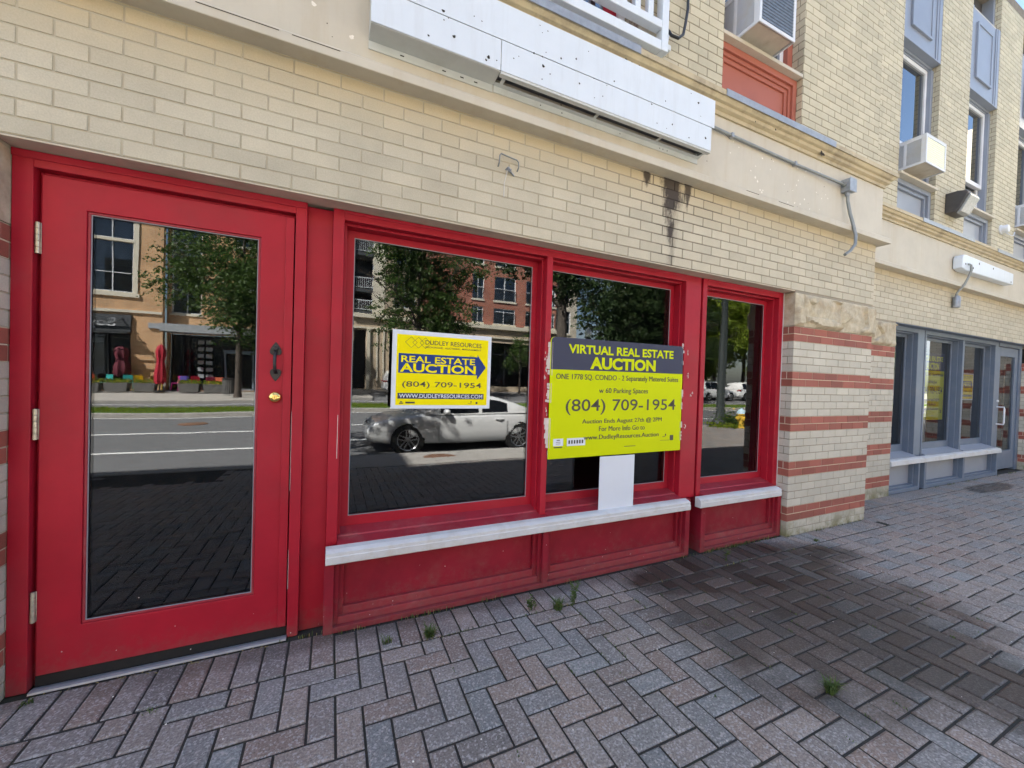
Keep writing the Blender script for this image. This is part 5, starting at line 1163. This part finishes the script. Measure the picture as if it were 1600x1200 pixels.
t = thing('road_light', 'pale grey overhead road light with a long arm, reflected against dark trees', 'street light', (30.4, -26.2, 0)); mb = MB()
mb.tube([(0, 0, 0), (0, 0, 4), (0, 0, 6.9)], [.11, .09, .07], 12); mb.tube([(0, 0, 6.9), (-.6, 0, 7.1), (-2.4, 0, 7.16)], [.055, .05, .045], 8); mb.build('pole', [m_grey_metal], t, 0, 40)
mb = MB(); mb.tube([(-2.3, 0, 7.16), (-2.6, 0, 7.20), (-3.0, 0, 7.15), (-3.15, 0, 7.10)], [.06, .13, .12, .05], 10); mb.build('lamp_head', [m_globe], t, 0, 40)
m_hyd = pm('yellow_hydrant_paint', (.62, .40, .05), .5, .12, 10); m_hydtop = pm('pale_blue_hydrant_cap', (.45, .62, .72), .45, .1, 10)
t = thing('fire_hydrant', 'yellow fire hydrant with a pale blue bonnet in the kerbside bed', 'hydrant', (12.5, -6.2, -.13)); mb = MB()
mb.lathe([(.16, 0), (.16, .04), (.11, .05), (.105, .46), (.14, .47), (.14, .5)], (0, 0, 0), 18); mb.lathe([(.07, .08), (.075, .17)], (0, 0, .36), 12, axis='x'); mb.lathe([(.07, -.17), (.075, -.08)], (0, 0, .36), 12, axis='x'); mb.lathe([(.085, .08), (.09, .18)], (0, 0, .32), 12, axis='y'); mb.build('barrel', [m_hyd], t, 0, 40)
mb = MB(); mb.lathe([(.135, .5), (.12, .58), (.08, .64), (.03, .66), (.03, .70)], (0, 0, 0), 18); mb.build('bonnet', [m_hydtop], t, 0, 40)
def shrub(label, x, y, z, rx, ry, h, seed, mat=None, flowers=0):
    r = random.Random(seed); t = thing('shrub', label, 'shrub', (x, y, z), 0, None); mb = MB()
    for k in range(700):
        v = Vector((r.gauss(0, .45) * rx, r.gauss(0, .45) * ry, abs(r.gauss(.4, .28)) * h)); a = Vector((r.gauss(0, 1), r.gauss(0, 1), r.gauss(.4, 1))).normalized(); b = a.cross(Vector((r.gauss(0, 1), r.gauss(0, 1), .3))).normalized(); s = r.uniform(.05, .10)
        mb.add([tuple(v - a * s * .5), tuple(v + b * s * .3), tuple(v + a * s * .5), tuple(v - b * s * .3)], [(0, 1, 2, 3)], 1 if r.random() < flowers else 0)
    mb.build('leaves', [mat or m_leafA, m_hyd], t); return t
shrub('leafy shrub with yellow flowers beside the yellow hydrant', 13.1, -6.35, -.13, .8, .5, .55, 51, flowers=.25)
shrub('low green ground plant around the foot of the dark lamp post', 12.2, -6.5, -.13, .7, .5, .16, 52, m_leafB)
shrub('straggly green shrub between the lamp post and the yellow hydrant', 12.35, -6.6, -.13, .5, .4, .5, 53)
# planters, parasols, chairs of the cafe terrace across the street
m_trough = pm('grey_planter', (.14, .135, .13), .8, .15, 5)
PLN = ((-11.45, 'leftmost'), (-10.35, 'second from left'), (-9.2, 'third from left'), (-7.3, 'round ended, right of the tall red parasol'), (-6.2, 'rightmost, by the litter bin'))
def planter(x, label, i):
    t = thing('planter', label, 'planter', (x, -25.2, 0), 0, 'terrace planters'); w = .48
    mb = MB(); mb.add([(-w * .86, -.2, 0), (w * .86, -.2, 0), (w * .86, .2, 0), (-w * .86, .2, 0), (-w, -.26, .46), (w, -.26, .46), (w, .26, .46), (-w, .26, .46)], [(0, 3, 2, 1), (4, 5, 6, 7), (0, 1, 5, 4), (1, 2, 6, 5), (2, 3, 7, 6), (3, 0, 4, 7)]); mb.build('trough', [m_trough], t, .015)
    r = random.Random(60 + i); mb = MB()
    for k in range(420):
        v = Vector((r.uniform(-w, w), r.uniform(-.24, .28), .46 + abs(r.gauss(.06, .08)))); a = Vector((r.gauss(0, 1), r.gauss(0, 1), r.gauss(.3, 1))).normalized(); b = a.cross(Vector((r.gauss(0, 1), r.gauss(0, 1), .3))).normalized(); s = r.uniform(.05, .09)
        mb.add([tuple(v - a * s * .5), tuple(v + b * s * .3), tuple(v + a * s * .5), tuple(v - b * s * .3)], [(0, 1, 2, 3)], 1 if r.random() < .12 else 0)
    mb.build('plants', [m_leafB, m_hyd], t)
for i, (x, s) in enumerate(PLN): planter(x, 'grey trough planter of green and yellow plants, ' + s, i)
m_par1 = pm('crimson_canvas', (.36, .008, .025), .8, .15, 6); m_par2 = pm('maroon_canvas', (.10, .008, .02), .8, .2, 6)
def parasol(label, x, y, z0, z1, rad, mat):
    t = thing('parasol', label, 'parasol', (x, y, 0), 0, 'closed terrace parasols'); h = z1 - z0; mb = MB()
    mb.lathe([(rad * .72, z0), (rad, z0 + h * .08), (rad * .95, z0 + h * .3), (rad * .68, z0 + h * .52), (rad * .62, z0 + h * .6), (rad * .8, z0 + h * .72), (rad * .85, z0 + h * .85), (rad * .5, z0 + h * .96), (.03, z1)], (0, 0, 0), 28, lob=(7, .13)); mb.build('canopy', [mat], t, 0, 60)
    mb = MB(); mb.tube([(0, 0, .02), (0, 0, z1 + .05)], .025, 10); mb.lathe([(.25, .0), (.24, .07), (.05, .09)], (0, 0, 0), 16); mb.build('stand', [m_black], t, 0, 40)
parasol('tall closed crimson parasol standing forward of the planters', -8.5, -24.9, .42, 2.62, .24, m_par1)
parasol('closed maroon parasol in the shade beside the tan brick column', -10.5, -26.1, .75, 2.45, .33, m_par2)
def chair(label, x, colr, mat, rz):
    t = thing('cafe_chair', label, 'chair', (x, -25.9, 0), rz, 'cafe terrace chairs')
    mb = MB(); mb.box(-.2, .2, -.2, .2, .44, .465); mb.build('seat', [mat], t, .006)
    mb = MB(); mb.box(-.2, .2, -.215, -.195, .62, .86); mb.build('backrest', [mat], t, .006)
    for sx_, sy_ in ((-1, -1), (1, -1), (-1, 1), (1, 1)):
        mb = MB(); mb.tube([(sx_ * .21, sy_ * .21, 0), (sx_ * .185, sy_ * .19, .44)] + ([(sx_ * .185, -.205, .84)] if sy_ < 0 else []), .014, 6); mb.build('leg', [mat], t)
CH = ((-11.8, 'orange red', (.55, .06, .015), 'at the left end of the terrace'), (-11.1, 'teal', (.02, .30, .28), 'by the leftmost planters'), (-10.15, 'teal', (.02, .30, .28), 'in front of the maroon parasol'), (-9.75, 'bright yellow', (.75, .50, .01), 'before the tan brick column'), (-9.1, 'ochre', (.50, .33, .06), 'beside a bright yellow one'), (-8.85, 'yellow', (.75, .55, .02), 'immediately left of the crimson parasol'), (-8.0, 'magenta', (.50, .02, .22), 'immediately right of the crimson parasol'), (-7.7, 'violet blue', (.16, .12, .50), 'between magenta and red ones'), (-7.2, 'red', (.50, .02, .05), 'behind the round ended planter'), (-6.6, 'pink red', (.60, .06, .14), 'behind the rightmost planter'), (-6.15, 'coral', (.62, .16, .08), 'nearest the litter bin'))
for k, (x, c, rgb, where) in enumerate(CH): chair('%s metal cafe chair %s' % (c, where), x, c, pm(c.replace(' ', '_') + '_chair_paint', rgb, .5, .05, 5), (0, .5, 3.0, -.4, 2.6)[k % 5])
t = thing('litter_bin', 'grey slatted litter bin on the far pavement right of the planters', 'bin', (-5.15, -23.4, -.03)); mb = MB()
for k in range(18): a = 6.283 * k / 18; mb.box(.26 * math.cos(a) - .03, .26 * math.cos(a) + .03, .26 * math.sin(a) - .03, .26 * math.sin(a) + .03, .05, .85)
mb.lathe([(.22, .03), (.22, .82)], (0, 0, 0), 16); mb.build('bin_body', [m_trough], t); mb = MB(); mb.lathe([(.31, .85), (.31, .89), (.15, .95)], (0, 0, 0), 18); mb.build('rim', [m_black], t, 0, 40)
tree('street_tree', 'deep green tree filling the lower gap between the pale block and the globe lamp', 26.8, -23.2, 0, 1.6, 8.5, 5.2, .22, 'D', m_leafC, 34000, .22, 34, rz=1.9, sc=.8)
tree('street_tree', 'yellow green tree beyond the parked white cars at the far kerb', 38.2, -27.5, 0, 1.8, 8.5, 5.0, .2, 'E', m_leafB, 30000, .22, 35, rz=4.0, sc=.95)
# ------------------------------------------------------------------ buildings across the street (they face +Y)
m_tan = far_brick('tan_brick', (.64, .37, .18), (.55, .30, .14), (.56, .44, .30))
m_redb = far_brick('red_facade_brick', (.42, .14, .085), (.34, .11, .07), (.36, .24, .19))
m_pale = far_brick('pale_banded_brick', (.60, .54, .44), (.54, .47, .37), (.30, .27, .23), 1.0, .6, .14)
m_beige = pm('beige_stucco', (.50, .40, .29), .85, .1, 2, dirt=(.36, .28, .2), dscale=1.5, damt=.4)
m_trimw = pm('cream_stone_trim', (.66, .60, .48), .8, .06, 4)
m_dark = pm('dark_shopfront', (.022, .024, .028), .4, .1, 5)
m_band = pm('charcoal_sign_band', (.06, .065, .07), .5, .1, 5)
m_canopy = pm('pale_grey_canopy', (.34, .36, .38), .5, .08, 4)
m_wfr = pm('white_window_frame', (.68, .70, .72), .4, .05, 4)
m_blind = pm('blinds', (.62, .68, .74), .7, .1, 10)
m_fglass = glass_mat('facade_glass', 2.0, .6, .02, (.85, .93, 1)); m_room = pm('sky_and_curtain_backing', (.34, .44, .54), .8, .45, 1.2)  # blue backing paints in sky reflection and pale curtains behind the far panes
m_rail = pm('dark_rail', (.05, .055, .06), .5, .1, 8)
def fwindow(parent, x0, x1, z0, z1, y, split=2, zs_=(.3,), blind=0, rail=False, hole=True):
    """window in a wall facing +Y at depth y."""
    f = .055; mb = MB(); mb.box(x0, x1, y - .3, y - .24, z0, z1, 1)
    frame4(mb, x0, x1, z0, z1, f, y - .18, y - .06)
    for k in range(1, split): x = x0 + (x1 - x0) * k / split; mb.box(x - .022, x + .022, y - .18, y - .06, z0 + f, z1 - f)
    for q in zs_: z = z0 + (z1 - z0) * q; mb.box(x0 + f, x1 - f, y - .17, y - .07, z - .02, z + .02)
    w = mb.build('window', [m_wfr, m_room], parent)
    if blind:
        mb = MB(); z = z1 - f
        while z > z1 - (z1 - z0) * blind: mb.box(x0 + f, x1 - f, y - .225, y - .205, z - .075, z); z -= .11
        mb.build('blind', [m_blind], w)
    mb = MB(); mb.quad((x1 - f, y - .13, z0 + f), (x0 + f, y - .13, z0 + f), (x0 + f, y - .13, z1 - f), (x1 - f, y - .13, z1 - f)); mb.build('pane', [m_fglass], w)
    mb = MB(); mb.box(x0 - .08, x1 + .08, y - .3, y + .06, z0 - .14, z0); mb.build('sill', [m_trimw], w)
    if rail:
        mb = MB(); mb.box(x0, x1, y + .02, y + .05, z0 + .82, z0 + .87); mb.box(x0, x1, y + .02, y + .05, z0 + .08, z0 + .12); k = 0
        while x0 + .03 + k * .12 < x1: mb.box(x0 + .03 + k * .12, x0 + .045 + k * .12, y + .025, y + .045, z0 + .12, z0 + .82); k += 1
        mb.build('rail', [m_rail], w)
def wallholes(parent, name, mat, x0, x1, z0, z1, y, holes, th=.32):
    xs = sorted({x0, x1, *[h[0] for h in holes], *[h[1] for h in holes]}); mb = MB()
    for a, b in zip(xs, xs[1:]):
        cuts = sorted([(h[2], h[3]) for h in holes if h[0] < (a + b) / 2 < h[1]]); z = z0
        for c, d in cuts:
            if c > z: mb.box(a, b, y - th, y, z, c)
            z = max(z, d)
        if z < z1: mb.box(a, b, y - th, y, z, z1)
    return mb.build(name, [mat], parent)
# tan brick block with a dark shop and terrace
FY = -26.4
t = thing('apartment_block', 'tan brick block across the street with a charcoal shop sign and terrace below', 'building', (-11, FY, 0)); t.location = (0, 0, 0)
H = [(-12.0, -10.2, 5.45, 11.2), (-19, -16.6, 5.45, 11.2), (-15.4, -13.3, 5.45, 11.2), (-12.1, -10.25, .02, 3.25), (-19, -13.2, .02, 3.25)]
wallholes(t, 'wall', m_tan, -24, -8.9, 0, 15, FY, H)
for x0, x1 in ((-12.0, -10.2), (-15.4, -13.3), (-19, -16.6)): fwindow(t, x0, x1, 5.45, 8.3, FY, 2, (.38,), .45); fwindow(t, x0, x1, 8.36, 11.2, FY, 2, (.4,), .35)
mb = MB(); mb.box(-10.2, -9.98, FY, FY + .05, 5.3, 11.3); mb.box(-12.2, -12.0, FY, FY + .05, 5.3, 11.3); mb.box(-24, -8.9, FY, FY + .08, 4.35, 4.5); mb.box(-12.3, -9.9, FY + .001, FY + .08, 5.2, 5.42); mb.build('stone_trim', [m_trimw], t)
mb = MB(); mb.box(-19.2, -10.22, FY - .05, FY + .12, 3.2, 4.2); mb.box(-19.2, -10.22, FY + .12, FY + .5, 3.16, 3.24); s_ = mb.build('sign_band', [m_band], t)
mb = MB(); text_into(mb, 'BoyB', 0, 0, 1.5, .58, 0, 0, .02, P=lambda p: (-11.62 - p[0], FY + .125, 3.72 + p[2])); mb.build('lettering', [m_wfr], s_)
mb = MB(); mb.box(-19, -10.25, FY - .9, FY - .8, 0, 3.3)
for x in (-11.3, -13, -14.8, -16.4): mb.box(x, x + .06, FY - .3, FY - .22, 0, 3.2)
for z in (2.55, 2.95): mb.box(-12.1, -10.3, FY - .3, FY - .26, z, z + .05)
mb.build('shopfront', [m_dark], t); mb = MB(); mb.quad((-10.25, FY - .35, .3), (-12.1, FY - .35, .3), (-12.1, FY - .35, 3.2), (-10.25, FY - .35, 3.2)); mb.build('shop_glass', [m_fglass], t)
mb = MB(); mb.box(-9.5, -8.92, FY + .001, FY + .10, 3.55, 3.85); mb.build('wall_fitting', [m_canopy], t)
# steel awning frame whose shadow rungs fall on the brick column
mb = MB()
for x in (-10.6, -13.0): mb.tube([(x, FY + .12, 4.0), (x, FY + 1.3, 3.55)], .035, 6)
for k in range(6): y = FY + .3 + k * .2; mb.box(-16.0, -10.5, y, y + .06, 3.93 - .075 * k, 3.97 - .075 * k)
mb.build('awning_frame', [m_rail], t)
# recessed glassy part with a long pale canopy
t = thing('apartment_block', 'set back glassy block with a long pale canopy over dark shopfronts', 'building', (0, 0, 0)); F2 = -27.0
H = [(-8.7, -7.3, 4.6, 13), (-5.6, -3.6, 4.8, 8), (-5.6, -3.6, 9, 12), (-2.4, -.6, 4.8, 8), (-2.4, -.6, 9, 12), (-8.8, .9, .02, 3.4)]
wallholes(t, 'wall', m_tan, -8.9, 1.1, 0, 15, F2, H)
fwindow(t, -8.7, -7.3, 4.6, 8.6, F2, 2, (.35, .7)); fwindow(t, -8.7, -7.3, 8.7, 12.9, F2, 2, (.35, .7))
for x0, x1 in ((-5.6, -3.6), (-2.4, -.6)): fwindow(t, x0, x1, 4.8, 8, F2, 2, (.5,)); fwindow(t, x0, x1, 9, 12, F2, 2, (.5,))
mb = MB(); mb.box(-8.88, .95, F2 + .002, F2 + 1.1, 3.42, 3.86); mb.build('canopy', [m_canopy], t)
mb = MB(); mb.box(-8.85, .9, F2 - .9, F2 - .8, 0, 3.4)
for x in (-8.75, -8.2, -7.9, -6.9, -6.25, -5.2, -3.2, -1.6, -.2): mb.box(x, x + .06, F2 - .3, F2 - .22, 0, 3.4)
mb.build('shopfront', [m_dark], t)
mb = MB()       # striped banners and the double door
for x0, x1 in ((-7.45, -7.15), (-7.05, -6.7)):
    for k in range(6): mb.box(x0, x1, F2 - .21, F2 - .2, .75 + k * .42, .98 + k * .42)
mb.build('striped_panel', [m_canopy], t)
mb = MB()
for a, b in ((-6.1, -5.35), (-5.3, -4.55), (-4.4, -3.65)): frame4(mb, a, b, .03, 2.45, .09, F2 - .28, F2 - .2)
mb.box(-6.15, -3.6, F2 - .29, F2 - .21, 2.45, 2.56); mb.build('door', [pm('blue_grey_door', (.20, .25, .31), .5, .06, 5)], t)
mb = MB(); mb.quad((.9, F2 - .33, .1), (-8.8, F2 - .33, .1), (-8.8, F2 - .33, 3.3), (.9, F2 - .33, 3.3)); mb.build('shop_glass', [m_fglass], t)
# stucco arcade with red brick storeys and balconies
F3 = -27.2; DZ = -.27
t = thing('apartment_block', 'stucco based block with red brick storeys, railed windows and dark balconies', 'building', (0, 0, 0))
W1 = [(9.9, 10.85), (11.8, 13.65), (14.6, 16.2), (17.0, 17.5)]
H = [(a, b, 5.5, 6.75) for a, b in W1] + [(a, b, 7.35, 9.3) for a, b in W1] + [(a, b, 10.2, 12.2) for a, b in W1]
wallholes(t, 'wall', m_redb, 6.0, 17.6, 5.35, 15, F3, H)
for a, b in W1: fwindow(t, a, b, 5.5, 6.75, F3, 2, (.8,), 0, True); fwindow(t, a, b, 7.35, 9.3, F3, 2, (.5,), 0, True); fwindow(t, a, b, 10.2, 12.2, F3, 2, (.5,))
wallholes(t, 'base_wall', m_beige, 1.1, 17.6, 0, 5.05, F3 + .1, [(1.3, 2.1, .02, 4.2), (4.2, 6.0, .02, 4.0), (6.6, 9.0, .02, 4.0), (10.0, 16.0, .4, 3.95)])
mb = MB(); mb.box(1.1, 17.6, F3 + .05, F3 + .32, 5.05, 5.34); mb.box(1.1, 17.6, F3 + .101, F3 + .2, 4.3, 4.42)
for x in (2.35, 2.8, 3.25, 3.7): mb.box(x, x + .12, F3 + .101, F3 + .17, .6, 4.3)
for x in (2.15, 3.95, 6.1, 9.2): mb.box(x, x + .22, F3 + .101, F3 + .24, 0, 4.3)
mb.build('stone_trim', [m_trimw], t)
mb = MB(); mb.box(1.1, 2.55, F3 - 1.6, F3 - 1.5, 5.3, 15, 1)
for z in (5.35, 6.9, 9.45, 12): mb.box(1.1, 2.5, F3 - 1.5, F3 + .02, z, z + .22, 0); mb.box(1.1, 2.5, F3 - .03, F3, z + .95, z + 1.0, 2); mb.box(1.1, 2.5, F3 - .03, F3, z + .3, z + .34, 2)
for z in (5.35, 6.9, 9.45, 12):
    for k in range(11): mb.box(1.14 + k * .125, 1.16 + k * .125, F3 - .028, F3 - .004, z + .34, z + .95, 2)
mb.build('balcony', [m_band, m_dark, m_wfr], t)
mb = MB()
for k in range(24): w = .06 if k % 2 else 0; mb.box(2.5 - w, 3.25 + w, F3 - .3, F3 + .06, 5.34 + k * .4, 5.34 + k * .4 + .385)
mb.build('quoin', [m_trimw], t)
wallholes(t, 'wall', m_beige, 3.25, 6.0, 5.35, 15, F3 - .02, [(3.9, 5.5, 6, 8.2), (3.9, 5.5, 9.2, 11.4)])
fwindow(t, 3.9, 5.5, 6, 8.2, F3, 2, (.5,)); fwindow(t, 3.9, 5.5, 9.2, 11.4, F3, 2, (.5,))
mb = MB(); mb.box(1.2, 17.5, F3 - .6, F3 - .5, 0, 4.4)
for x in (11.4, 12.9, 14.4): mb.box(x, x + .06, F3 - .2, F3 - .12, .4, 3.95)
mb.box(10.0, 16.0, F3 - .2, F3 - .12, 3.0, 3.06); mb.build('shopfront', [m_dark], t)
mb = MB(); mb.quad((16, F3 - .16, .4), (10, F3 - .16, .4), (10, F3 - .16, 3.95), (16, F3 - .16, 3.95)); mb.build('shop_glass', [m_fglass], t)
# pale banded corner block
t = thing('apartment_block', 'pale cream banded block glimpsed on both sides of a dark tree trunk', 'building', (0, 0, 0)); F4 = -27.4
H = [(18.2, 19.2, 1, 3.4), (18.2, 19.2, 5.2, 7.2), (18.2, 19.2, 8.2, 10.2)]
wallholes(t, 'wall', m_pale, 17.62, 19.9, 0, 13.5, F4, H)
for h in H: fwindow(t, *h, F4, 2, (.5,))
mb = MB(); mb.box(17.62, 19.95, F4 + .001, F4 + .15, 4.3, 4.6); mb.box(17.62, 19.95, F4 - .3, F4 + .25, 13.5, 13.9); mb.build('stone_trim', [m_trimw], t)
mb = MB(); mb.box(17.7, 19.8, F4 - .5, F4 - .4, 0, 13); mb.box(17.7, 19.9, F4 - 9, F4 - .5, 0, 13.4); mb.build('building_core', [m_dark], t)
# distant glass tower and brick block
t = thing('office_tower', 'distant pale office block with blue glass above the trees', 'building', (66, -62, 0)); mb = MB(); mb.box(-7, 7, -6, 6, 0, 26); mb.build('wall', [m_trimw], t)
for k in range(6):
    mb = MB(); mb.box(-6.4, 6.4, 6.001, 6.08, 3 + k * 3.8, 5.2 + k * 3.8); mb.build('window', [pm('blue_glass', (.06, .12, .2), .08, .1, 1) if k == 0 else bpy.data.materials['blue_glass']], t)
mb = MB(); mb.box(-7.3, 7.3, -6.3, 6.3, 26, 26.6); mb.build('roof', [m_canopy], t)
